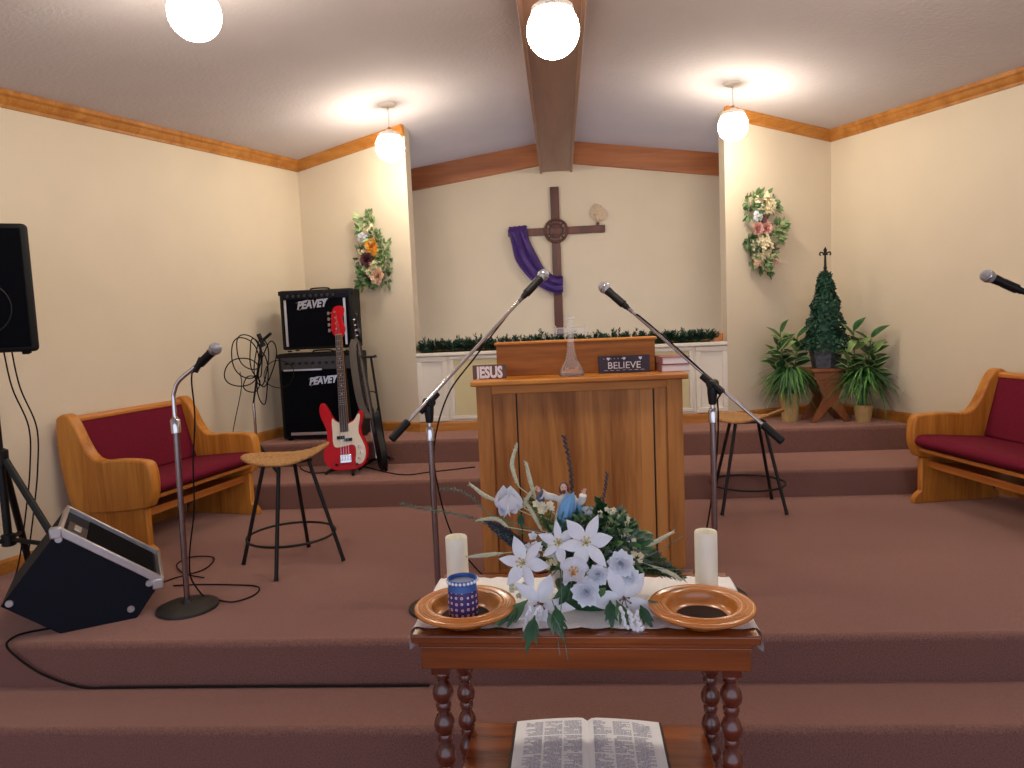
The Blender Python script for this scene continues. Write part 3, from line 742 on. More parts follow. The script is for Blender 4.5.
# ------------------------------------------------------------------ floor monitor wedge
a0 = V((-2.10, 2.691, ZS)); um = V((.8456, .5338, 0)); nm = V((-.5338, .8456, 0))
TM = Matrix((um, V((0, 0, 1)), nm)).transposed().to_4x4(); TM.translation = a0   # poly (u,z), extruded along n
mo = thing('stage_monitor', 'navy black wedge monitor with metal-edged open face, lying on the stage at left', 'loudspeaker', a0, 0)
sidep = [(.0, .0), (.282, .0), (.385, .137), (.025, .426), (-.189, .16)]
b = B(); b.prism(sidep, 0, .44, TM)
mb = b.build('cabinet', 'navy', mo, world=True, bevel=.004)
# edge frame of the slanted face (between (.385,.137) and (.025,.426))
e0 = V((.385, .137)); e1 = V((.025, .426)); ed = (e1-e0).normalized(); en = V((-ed.y, ed.x)); en = en if en.y > 0 else -en
def mp(s, w, h): q = e0+ed*s+en*h; return TM @ V((q.x, q.y, w))
Lf = (e1-e0).length
def bar(b, s0, s1, w0, w1, h0, h1):
    vs = [mp(s, w, h) for s in (s0, s1) for w in (w0, w1) for h in (h0, h1)]
    b.add(vs, [(0, 1, 3, 2), (4, 6, 7, 5), (0, 4, 5, 1), (2, 3, 7, 6), (0, 2, 6, 4), (1, 5, 7, 3)])
b = B(); bar(b, -.002, Lf+.002, -.004, .014, -.010, .022); bar(b, -.002, Lf+.002, .426, .444, -.010, .022); bar(b, -.002, .014, .014, .426, -.010, .022); bar(b, Lf-.014, Lf+.002, .014, .426, -.010, .022)
b.build('metal_edge', 'alu', mo, world=True, bevel=.003)
b = B(); bar(b, .03, Lf-.12, .03, .41, .001, .006); b.build('grille', 'grille', mo, world=True)
b = B(); bar(b, Lf-.115, Lf-.03, .05, .22, .001, .012); b.build('jack_plate', 'greyp', mo, world=True, bevel=.002)
b = B(); bar(b, Lf-.085, Lf-.055, .09, .17, .012, .02); b.build('name_strip', 'silver', mo, world=True, bevel=.002)
for (x, z) in ((-.158, .166), (.028, .395), (.34, .142), (.262, .045)):
    b = B(); b.lathe([(0, -.006), (.013, -.006), (.015, -.001), (.015, .002), (0, .002)], 20, TM @ Matrix.Translation((x, z, -.001)) ); b.build('bolt', 'alu', mo, world=True)
for (x, z) in ((.385, .137), (.025, .426)):
    b = B(); b.box(TM @ V((x-.012 if x > .3 else x-.005, z-.005, .012)), (.045, .04, .045), R=Matrix((um, nm, V((0, 0, 1)))).transposed()); b.build('corner_cap', 'alu', mo, world=True, bevel=.006)
cable('speaker_cable', [(-2.16, 2.74, .367), (-2.24, 2.70, .366), (-2.27, 2.66, .366), (-2.25, 2.59, .362), (-2.20, 2.583, .31), (-2.10, 2.583, .24), (-1.95, 2.583, .188), (-1.8, 2.582, .186), (-1.4, 2.584, .186), (-.9, 2.583, .186), (-.55, 2.584, .186)],
      'black cable dropping over the stage edge and running along the foot of the riser', .0045)
cable('speaker_cable', [(-2.02, 3.16, .367), (-1.95, 3.30, .367), (-1.86, 3.42, .367), (-1.9, 3.6, .367), (-2.03, 3.62, .367), (-2.05, 3.5, .367), (-1.93, 3.36, .367), (-1.80, 3.30, .367)],
      'black cable curled on the carpet under the left pew', .0035)

# ------------------------------------------------------------------ PA speaker on tripod, left edge
sx, sy = -2.625, 3.10
sp = thing('pa_speaker', 'black loudspeaker on a pole cut off by the left edge of the photo', 'loudspeaker', (sx, sy, 1.52), rad(25))
b = B(); poly = [(-.215, -.12), (.215, -.12), (.222, -.09), (.15, .20), (-.15, .20), (-.222, -.09)]
b.prism(poly, 0, .575); b.build('cabinet', 'tolex', sp, bevel=.02, seg=3)
b = B(); b.box((0, -.122, .2875), (.40, .012, .53)); b.build('grille', 'grille', sp, bevel=.004)
b = B(); b.tube([(.12*cos(2*pi*k/40)+.02, -.129, .2+.12*sin(2*pi*k/40)) for k in range(41)], .003, 6); b.build('woofer_ring', 'black', sp)
for x, y in ((-.17, -.1), (.17, -.1), (.12, .15), (-.12, .15)):
    b = B(); b.lathe([(0, -.012), (.014, -.012), (.016, 0), (0, 0)], 16, Matrix.Translation((x, y, 0))); b.build('foot', 'rubber', sp)
tr = thing('speaker_tripod', 'black tripod stand under the loudspeaker at the left edge', 'speaker stand', (sx, sy, ZS), 0)
b = B(); b.tube([(sx, sy, .62), (sx, sy, 1.515)], .0175, 16); b.build('pole', 'black', tr, world=True)
b = B(); b.lathe([(.02, -.04), (.034, -.035), (.036, .035), (.02, .045)], 20, Matrix.Translation((sx, sy, 1.03))); b.build('collar', 'black', tr, world=True)
b = B(); b.lathe([(.02, -.03), (.03, -.025), (.03, .025), (.02, .03)], 20, Matrix.Translation((sx, sy, .64))); b.build('collar', 'black', tr, world=True)
for k, a in enumerate((rad(-8), rad(112), rad(232))):
    e = V((sx+.42*cos(a), sy+.42*sin(a)*(.8 if k == 1 else .9), ZS+.012)); h = V((sx+.03*cos(a), sy+.03*sin(a), 1.02))
    b = B(); b.tube([h, e], .016, 12); b.build('leg', 'black', tr, world=True)
    b = B(); m_ = h+(e-h)*.62; b.tube([(sx+.025*cos(a), sy+.025*sin(a), .64), m_], .011, 10); b.build('brace', 'black', tr, world=True)
for dx, dz in ((.06, 'back'), (.10, 'front')):
    x0 = at(3 if dz == 'back' else 11, 352, 3.22)
    cable('speaker_cable', [(x0.x, 3.22, 1.56), (x0.x+.01, 3.24, 1.35), (x0.x+.05, 3.27, 1.15), (x0.x+.035, 3.27, .95), (x0.x+.01, 3.25, .75), (x0.x-.03, 3.22, .5), (x0.x, 3.1, .367)],
          'thin black cable hanging from the left loudspeaker, %s' % ('the outer of the two' if dz == 'back' else 'the one nearer the pew'), .0035)

# ------------------------------------------------------------------ wall cross, drape, dove
def rnd(a, b): return random.uniform(a, b)
yc = Y6-.019
cr = thing('wooden_cross', 'tall red-brown wooden cross with a ring at its centre on the recess wall', 'cross', (0, yc, 1.40), 0)
cc = at(556, 231, yc); ctop = at(555, 187, yc).z
b = B(); b.box((cc.x-.003, yc, (ctop+1.40)/2), (.084, .036, ctop-1.40)); b.build('upright', 'crossw', cr, world=True, bevel=.003)
b = B(); b.box((cc.x+.003, yc-.004, cc.z), (.94, .036, .068)); b.build('crossbar', 'crossw', cr, world=True, bevel=.003)
b = B(); b.tube([(cc.x+.108*cos(2*pi*k/48), yc-.02, cc.z+.108*sin(2*pi*k/48)) for k in range(49)], .0125, 10); b.build('ring', 'crossw', cr, world=True)
b = B()
for k in range(4):
    a = pi/4+k*pi/2; b.tube([(cc.x+.02*cos(a), yc-.024, cc.z+.02*sin(a)), (cc.x+.10*cos(a), yc-.024, cc.z+.10*sin(a))], .008, 8)
b.lathe([(0, 0), (.045, .0), (.045, .006), (.034, .009), (0, .009)], 28, frame((cc.x, yc-.022, cc.z), (0, -1, 0)))
b.tube([(cc.x+.066*cos(2*pi*k/40), yc-.026, cc.z+.066*sin(2*pi*k/40)) for k in range(41)], .006, 8)
b.build('carved_knot', 'crossw', cr, world=True)
# purple drape: swag from the left arm to round the upright
top = [at(u, v, yc-.05) for u, v in ((509, 231), (514, 229), (520, 228.5), (527, 229))]
edgeL = [at(u, v, yc-.06) for u, v in ((509, 233), (512, 246), (516, 261), (527, 276), (537, 285), (548, 291), (557, 293.5), (563, 292))]
edgeR = [at(u, v, yc-.06) for u, v in ((527, 231), (530, 241), (536, 253), (543, 266), (549, 272), (554, 275), (560, 276), (563, 276))]
eL = smooth_path(edgeL, 5); eR = smooth_path(edgeR, 5); n = len(eL); m = 22
def drape_pt(k, j):
    t = k/(n-1); q = j/m; p = eL[k]*(1-q)+eR[k]*q
    off = .016*sin(q*17+t*3.2)+.010*sin(q*31-t*5)+.018*sin(pi*q)
    return V((p.x, p.y-.012-off, p.z+.004*sin(q*17)))
vs = [drape_pt(k, j) for k in range(n) for j in range(m+1)]
vs2 = [p+V((0, .006, 0)) for p in vs]
q0 = len(vs); fs = []
for k in range(n-1):
    for j in range(m):
        a = k*(m+1)+j; fs += [(a, a+1, a+m+2, a+m+1), (q0+a, q0+a+m+1, q0+a+m+2, q0+a+1)]
bd = B(); bd.add(vs+vs2, fs)
# fold over the crossbar and wrap behind the upright
bx = [at(509+i*18/10, 232-.2*i, yc) for i in range(11)]
vv = []
for i, p in enumerate(bx):
    o = .004*sin(i*2.4)
    for (dy, dz) in ((-.062+o, -.03), (-.040+o, .012), (-.026, .044+o), (.004, .047+o), (.020, .036), (.022, -.02)): vv.append((p.x, yc+dy, p.z+dz))
bd.add(vv, [(i*6+j, i*6+j+1, (i+1)*6+j+1, (i+1)*6+j) for i in range(10) for j in range(5)])
ux = cc.x-.003+.040; vv = []
for i in range(9):
    z = at(560, 276+i*2, yc).z+.002*sin(i*2)
    for (dx, dy) in ((-.02, -.075), (.0, -.060), (.012, -.03), (.012, .0), (.004, .03)): vv.append((ux+dx, yc+dy+.012*sin(i*1.8), z))
bd.add(vv, [(i*5+j, (i+1)*5+j, (i+1)*5+j+1, i*5+j+1) for i in range(8) for j in range(4)])
dr = bd.build('purple_drape', 'purple', ang=80); tag(dr, 'purple satin cloth draped from the left arm of the cross to its upright', 'drape')
# beige feathered bird on the right arm
p = at(597, 224, yc-.01); bd_ = thing('bird_ornament', 'small beige feathered bird perched on the right arm of the cross', 'ornament', p, 0)
b = B(); b.ball(p+V((.01, 0, .05)), .030, 14, 10, (.7, .5, 1.1)); b.ball(p+V((-.005, -.005, .09)), .015, 12, 8); b.build('body', 'drift', bd_, world=True)
for sg in (-1, 1):
    b = B()
    for k in range(7):
        a = rad(100-k*13) if sg > 0 else rad(92+k*5)
        b.leaf(p+V((.01*sg, -.006*sg, .04)), (cos(a)*1.0, .02, sin(a)), (0, -1, 0), .17-.010*k, .042, .1, 5, .1)
    b.build('wing', 'drift', bd_, world=True)
b = B(); b.box(p+V((.008, 0, .004)), (.03, .03, .02)); b.build('perch', 'crossw', bd_, world=True)

# ------------------------------------------------------------------ pine garland on the shelf
b = B(); x = OL.x+.03
while x < OR.x-.10:
    base = V((x, 5.640+rnd(-.03, .02), 1.345+rnd(0, .02)))
    big = 1.45 if rnd(0, 1) < .10 else 1
    for q in range(3):
        d = V((rnd(-.5, .5), rnd(-.5, .1), rnd(.5, 1))).normalized() if q < 2 else V((rnd(-.9, .9), rnd(-.6, .1), rnd(.0, .5))).normalized(); L = rnd(.06, .088)*big
        n_ = 34
        for k in range(n_):
            t = k/n_; c = base+d*L*t; a = rnd(0, 2*pi); o = d.orthogonal().normalized(); w = d.cross(o)
            dd = (o*cos(a)+w*sin(a))*.7+d*.7
            b.leaf(c, dd, d, .030, .0085, .05, 2, .1)
    x += .017
for k in range(1500):
    c = V((rnd(OL.x+.02, OR.x-.12), 5.645+rnd(-.045, .03), 1.345+rnd(0, .035)))
    b.leaf(c, (rnd(-1, 1), rnd(-.6, .2), rnd(-.1, .8)), (0, 0, 1), .04, .010, .1, 2, .1)
b.tube([(OL.x+.03, 5.655, 1.343), (OR.x-.12, 5.655, 1.343)], .006, 6)
tag(b.build('pine_garland', 'pine', smooth=False), 'dark green artificial pine garland lying along the white recess shelf', 'garland')

# ------------------------------------------------------------------ flowers helpers
def rose(b, c, d, r, mi=0):
    d = V(d).normalized(); o = d.orthogonal().normalized(); w = d.cross(o)
    for k in range(26):
        q = (k/25)**.7; a = k*2.4; rd = o*cos(a)+w*sin(a)
        b.leaf(V(c)+rd*r*.10*q, rd*(.15+1.0*q)+d*(1.15-.85*q), -rd+d*.3, r*(.55+.45*q), r*(.55+.45*q), -.25+.35*q, 5, .18, mi)
def star(b, c, d, r, npet=6, wid=.42, bend=.22, lift=.35, mi=0, ph=0):
    d = V(d).normalized(); o = d.orthogonal().normalized(); w = d.cross(o)
    for k in range(npet):
        a = 2*pi*k/npet+ph; rd = o*cos(a)+w*sin(a)
        b.leaf(V(c)+rd*r*.04, rd+d*(lift+(.16 if k % 2 else 0)+.08*sin(k*5.1)), d-rd*.3+w*.25*sin(k*3.7), r*(1.06+.08*sin(k*2.3)), r*wid*(.86 if k % 2 else 1.06), bend*1.5, 8, -.42, mi)
def leaves(b, c, spread, n, L, W, out=(0, -1, 0), mi=0, mis=None, dirbias=.4):
    for k in range(n):
        p = V(c)+V((rnd(-1, 1)*spread[0], rnd(-1, 1)*spread[1], rnd(-1, 1)*spread[2]))
        d = (p-V(c)); d = V((d.x/spread[0], d.y/max(spread[1], .01)*.4, d.z/spread[2]))+V(out)*dirbias+V((rnd(-.5, .5), rnd(-.3, .1), rnd(-.5, .5)))
        b.leaf(p, d, V(out)+V((rnd(-.5, .5), 0, rnd(-.3, .7))), L*rnd(.7, 1.2), W*rnd(.8, 1.2), rnd(0, .35), 4, .2, random.choice(mis) if mis else mi)

# ------------------------------------------------------------------ flower sprays on the side wall sections
def spray(name, label, pts, origin, n, items):
    # items: (kind, u, v, radius) placed on the wall section
    t = thing(name, label, 'flower spray', origin, 0, 'flower sprays on the front walls')
    return t
def wall_pt(u, v, A, Bq, off):
    dd = (Bq-A).normalized(); nn = V((dd.y, -dd.x, 0)); nn = nn if nn.y < 0 else -nn
    d = ray(u, v); t_ = (A+nn*off-CAM).dot(nn)/d.dot(nn); return CAM+d*t_, nn
def make_spray(label, A, Bq, greens, flowers, rb):
    p0, nn = wall_pt(*rb, A, Bq, .02)
    t = thing('flower_spray', label, 'flower spray', p0, 0, 'flower sprays on the front walls')
    b = B()
    for (u, v, su, n, mi) in greens:
        p, _ = wall_pt(u, v, A, Bq, .045); leaves(b, p, (su/150, .03, su/150), int(n*2.1), .056, .030, nn, mis=mi, dirbias=.75)
    b.build('leaves', ['spraym', 'sprayl', 'sprayd'], t, world=True)
    for (u, v, r, mt_, kind) in flowers:
        p, _ = wall_pt(u, v, A, Bq, .085); b = B(); rr = r/98
        if kind == 'rose': rose(b, p, nn, rr)
        elif kind == 'star': star(b, p, nn, rr*1.1, 7, .6, .2, .3)
        else:
            for k in range(26):
                q = V((rnd(-1, 1), rnd(-.3, .3), rnd(-1, 1)))
                if q.length > 1: q.normalize()
                star(b, p+q*rr*.8, nn+q*.6, rr*.34, 5, .8, .1, .4)
        b.build('rose' if kind == 'rose' else 'blossom', mt_, t, world=True)
    b = B()
    p1, _ = wall_pt(rb[0], rb[1]-30, A, Bq, .03); p2, _ = wall_pt(rb[0]+2, rb[1]+30, A, Bq, .03); b.tube([p1, p2], .012, 8); b.build('wire_frame', 'stemg', t, world=True)
    return t
make_spray('flower spray with an orange bloom and plum rose above the amplifiers', CL, OL,
    [(365, 222, 9, 16, (1, 1, 0)), (366, 232, 8, 10, (1, 0)), (373, 226, 6, 8, (0, 1)), (361, 255, 8, 12, (0, 2)), (380, 250, 9, 22, (0, 1)), (384, 262, 8, 18, (0, 1)), (368, 277, 9, 20, (0, 2, 0)), (382, 278, 8, 16, (0, 2)), (363, 284, 6, 10, (0, 2)), (374, 240, 8, 14, (0, 1, 2)), (372, 262, 9, 16, (0, 1))],
    [(372, 246, 6.5, 'orangep', 'rose'), (367, 260, 6.5, 'mauvep', 'rose'), (378, 276, 7.5, 'peach', 'rose'), (368, 229, 5, 'creamp', 'cluster'), (363, 238, 4.5, 'petal', 'cluster'), (362, 254, 4.5, 'peach', 'cluster'), (374, 266, 4.5, 'peach', 'cluster'), (375, 252, 3.5, 'orangep', 'cluster'), (371, 273, 4, 'creamp', 'cluster')], (371, 250))
make_spray('flower spray with twin pink roses above the plants by the right corner', OR, CR,
    [(754, 200, 8, 18, (0, 0, 1)), (752, 212, 6, 10, (0, 2)), (767, 197, 5, 8, (1, 0)), (773, 206, 6, 10, (0, 2)), (778, 229, 7, 20, (0, 1)), (775, 238, 6, 10, (0, 1)), (752, 240, 5, 14, (2, 0)), (755, 256, 6, 14, (0, 2)), (762, 262, 8, 20, (1, 0)), (766, 268, 6, 12, (2, 0)), (762, 232, 8, 14, (0, 2)), (768, 252, 7, 12, (0, 1, 2))],
    [(757, 229, 5.5, 'pinkp', 'rose'), (766, 228.5, 5.5, 'pinkp', 'rose'), (766, 204, 8.5, 'creamp', 'cluster'), (758, 216, 4, 'petal', 'cluster'), (762, 248, 9, 'creamp', 'cluster'), (763, 240, 6, 'creamp', 'cluster'), (773, 250, 5, 'mauvep', 'star'), (764, 219, 3.5, 'mauvep', 'star'), (759, 262, 4, 'peach', 'cluster'), (775, 262, 3, 'pinkp', 'cluster')], (764, 235))

# ------------------------------------------------------------------ plants in the right corner
def base_at(u, v): return atz(u, v, ZP)
tb = base_at(827, 421); tb.y += .04
ps = thing('plant_stand', 'wooden plant stand with crossed cut-out legs under the topiary', 'plant stand', (tb.x, tb.y, ZP), rad(3))
H = .405
b = B(); b.box((0, 0, H-.012), (.30, .26, .024)); b.build('top_board', 'standw', ps, bevel=.004)
b = B(); b.box((0, 0, H-.055), (.25, .22, .06)); b.build('apron', 'standw', ps, bevel=.003)
leg = [(-.150, 0), (-.105, 0), (-.0, .12), (.105, 0), (.150, 0), (.055, .185), (.11, H-.085), (-.11, H-.085), (-.055, .185)]
MXZ = Matrix(((1, 0, 0, 0), (0, 0, -1, 0), (0, 1, 0, 0), (0, 0, 0, 1)))
for y in (-.10, .08):
    b = B(); b.prism(leg, -y-.011, -y+.011, MXZ); b.build('leg_board', 'standw', ps, bevel=.003)
tp = thing('topiary', 'cone-shaped ivy topiary with a fleur-de-lis finial in a tin pot on the wooden stand', 'plant', (tb.x+.005, tb.y, ZP+H), 0)
b = B(); b.lathe([(0, 0), (.095, 0), (.098, .004), (.122, .155), (.126, .160), (.126, .168), (.118, .168), (.112, .150), (0, .148)], 6, Matrix.Rotation(rad(30), 4, 'Z')); b.build('tin_pot', 'zinc', tp, ang=20)
b = B(); ht = at(822, 272, tb.y).z-(ZP+H)
z0, z1 = .15, ht
b.lathe([(.105, z0), (.115, z0+.06), (.028, z1-.03), (0, z1)], 16)
for k in range(2600):
    t = rnd(0, 1)**1.25; z = z0+(z1-z0)*t; r = (.128*(1-t)+.036)*(1+.10*sin(z*42)+rnd(-.05, .12)); a = rnd(0, 2*pi)
    p = V((r*cos(a), r*sin(a), z)); n_ = V((cos(a), sin(a), .3))
    b.leaf(p-n_*.015, n_*.8+V((rnd(-.8, .8), rnd(-.8, .8), rnd(-1.1, .5))), n_, rnd(.022, .036), rnd(.016, .024), .2, 3, .2, 0 if rnd(0, 1) < .6 else 1)
b.build('ivy_cone', ['ivy', 'pine'], tp)
b = B()
for k in range(46):
    a = rnd(0, 2*pi); p = V((.09*cos(a), .09*sin(a), .16)); b.leaf(p, (cos(a)*1.2, sin(a)*1.2, rnd(-.5, .5)), (0, 0, 1), rnd(.05, .09), .028, .4, 4, .2)
b.build('trailing_leaves', 'leafm', tp)
b = B(); zf = ht-.02; zt2 = at(822, 247, tb.y).z-(ZP+H)
b.tube([(0, 0, zf), (0, 0, zt2-.03)], [.012, .006], 10); b.ball((0, 0, zf+.05), .014, 12, 8)
b.prism([(-.0, zt2), (.012, zt2-.022), (.008, zt2-.045), (-.008, zt2-.045), (-.012, zt2-.022)], -.005, .005, Matrix(((1, 0, 0, 0), (0, 0, 1, 0), (0, 1, 0, 0), (0, 0, 0, 1))))
for sg in (-1, 1): b.tube(smooth_path([(0, 0, zt2-.062), (sg*.016, 0, zt2-.045), (sg*.034, 0, zt2-.040), (sg*.040, 0, zt2-.055), (sg*.032, 0, zt2-.062)], 4), .0055, 8)
b.box((0, 0, zt2-.058), (.036, .012, .008))
b.build('finial', 'iron', tp)

def potplant(u, v, label, potw, poth, potmat, uprights, sprays, seed, white_top=False):
    random.seed(seed)
    o = base_at(u, v)
    t = thing('potted_plant', label, 'plant', (o.x, o.y+.05, ZP), 0)
    r = potw/2
    b = B(); b.lathe([(0, 0), (r*.72, 0), (r*.75, .004), (r*.98, poth*.93), (r, poth*.95), (r, poth), (r*.9, poth), (r*.86, poth*.88), (0, poth*.86)], 32); b.build('pot', potmat, t)
    b = B(); b.lathe([(0, poth*.87), (r*.85, poth*.87), (0, poth*.93)], 20); b.build('moss', 'soil', t)
    # arching grass-like fern fronds
    b = B(); zf_ = .385
    b.lathe([(0, poth*.9), (.022, poth*.9), (.03, zf_-.02), (0, zf_)], 10, mi=1)
    for k in range(sprays):
        a = rnd(0, 2*pi); L = rnd(.10, .19); up = rnd(.2, 1.2)
        d = V((cos(a), sin(a)*.6-.3, up)); b.leaf((rnd(-.04, .04), rnd(-.04, .02), zf_+rnd(-.10, .02)), d, (-cos(a)*.5, -sin(a)*.5+.2, 1), L*1.15, rnd(.014, .022), rnd(.9, 1.9), 9, .25, k % 3)
    b.build('fern_fronds', ['leaff', 'leafm', 'leafd'], t)
    # leafy variegated stems standing behind
    for (dx, dy, h, lean) in uprights:
        b = B(); top = V((dx+lean, dy+.02, h)); p0 = V((dx*.3, .02, poth*.9)); pts_ = smooth_path([p0, p0.lerp(top, .5)+V((dx*.2, 0, 0)), top], 6); b.tube(pts_, .006, 8); b.build('stem', 'stemg', t)
        b = B(); nl = 11; lf = 1.05
        for k in range(nl):
            f = .52+.48*k/(nl-1); p = pts_[min(len(pts_)-1, int(f*(len(pts_)-1)))]; a = k*2.4+rnd(-.3, .3)
            b.leaf(p, (cos(a), sin(a)*.7-.2, rnd(.35, 1.0)+(.8 if k > nl-3 else 0)), (-cos(a)*.5, -.6, 1), rnd(.12, .165)*lf, rnd(.066, .085)*lf, rnd(.1, .45), 7, .18, 0 if rnd(0, 1) < .8 else 2, mi_edge=1)
        b.build('variegated_leaves', ['leafd', 'leafc', 'leafl'], t)
    return t
potplant(792, 422.5, 'potted fern with variegated leafy stems left of the topiary stand', .150, .225, 'pot', [(-.03, .0, .68, -.03), (.045, .03, .64, .03), (-.06, .02, .54, -.02)], 230, 11)
potplant(866, 423, 'potted fern with broad variegated leaves right of the topiary stand', .135, .13, 'pot', [(-.05, -.02, .68, -.02), (.02, -.03, .62, .03), (-.07, -.02, .52, -.05), (.05, -.03, .52, .02)], 230, 5)
random.seed(3)

# ------------------------------------------------------------------ amplifiers
def amp(name, label, x0, x1, y0, d, z0, z1, panel_h, stripes, logo_uv, bottomstrip, strips_side):
    t = thing(name, label, 'amplifier', ((x0+x1)/2, y0, z0), 0); w_ = x1-x0; h = z1-z0
    b = B(); b.box((0, d/2, h/2+.008), (w_, d, h-.016)); b.build('cabinet', 'tolex', t, bevel=.014, seg=3)
    b = B(); b.box((0, -.002, (h-panel_h)/2+.016), (w_-.05, .012, h-panel_h-.04)); b.build('grille', 'grille', t, bevel=.002)
    b = B(); b.box((0, -.004, h-panel_h/2-.022), (w_-.055, .014, panel_h-.018)); pn = b.build('control_panel', 'greyp' if stripes else 'navy', t, bevel=.002)
    for k in range(9):
        b = B(); x = -w_/2+.07+k*(w_-.16)/9; b.lathe([(0, 0), (.011, 0), (.009, .016), (0, .017)], 14, frame((x, -.011, h-panel_h/2-.018), (0, -1, 0))); b.build('knob', 'black' if stripes else 'greyp', pn)
    for s_ in strips_side:
        b = B(); b.box((s_*(w_/2-.045 if s_ < 0 else w_/2-.055), -.009, (h-panel_h)/2+.012), (.018, .008, h-panel_h-.06)); b.build('side_strip', 'silver', t, bevel=.002)
    if bottomstrip:
        b = B(); b.box((.01, -.010, .055), (w_-.12, .008, .022)); b.build('bottom_strip', 'silver', t, bevel=.002)
    lx, lz, ls = logo_uv
    T = Matrix.Translation((lx, -.009, lz)) @ Matrix.Rotation(pi/2, 4, 'X') @ Matrix.Rotation(rad(4), 4, 'Z')
    b = text_b('PEAVEY', ls, .0015, T=T, shear=.35, bold=.0034, sx=.84)
    b.prism([(-ls*1.55, ls*.60), (-ls*.4, ls*.78), (ls*.2, ls*.70), (-ls*.5, ls*.68)], 0, .002, T); b.prism([(-ls*1.3, -ls*.16), (-ls*.95, ls*.06), (-ls*1.0, -ls*.02)], 0, .002, T)
    b.prism([(ls*1.3, ls*.72), (ls*1.55, ls*.70), (ls*1.38, ls*.25)], 0, .002, T)
    b.build('logo', 'silver', t, smooth=False)
    if stripes:
        b = B(); b.box((-.12, -.013, h-panel_h-.012), (.30, .006, .012)); b.build('panel_edge', 'silver', t)
    for x, y in ((-w_/2+.04, .04), (w_/2-.04, .04), (-w_/2+.04, d-.04), (w_/2-.04, d-.04)):
        b = B(); b.lathe([(0, 0), (.016, 0), (.018, .009), (0, .009)], 14, Matrix.Translation((x, y, 0))); b.build('foot', 'rubber', t)
    for s_ in (-1, 1):
        b = B(); b.box((s_*(w_/2-.004), .03, h-.02), (.03, .05, .035)); b.build('corner_guard', 'black', t, bevel=.006)
    b = B(); b.tube(smooth_path([(-.08, d/2, h-.004), (-.06, d/2, h+.014), (.06, d/2, h+.014), (.08, d/2, h-.004)], 5), .006, 8); b.build('handle', 'black', t)
    return t
amp('bass_amplifier', 'larger black amplifier with grey control panel at the bottom of the pair, its logo dim', -2.175, -1.545, 5.33, .25, ZP, 1.385, .115, True, (.03, .440, .075), True, ())
amp('guitar_amplifier', 'black amplifier with silver side strips stacked on the larger one', -2.125, -1.565, 5.32, .24, 1.398, 1.865, .055, False, (-.03, .330, .080), False, (-1, 1))

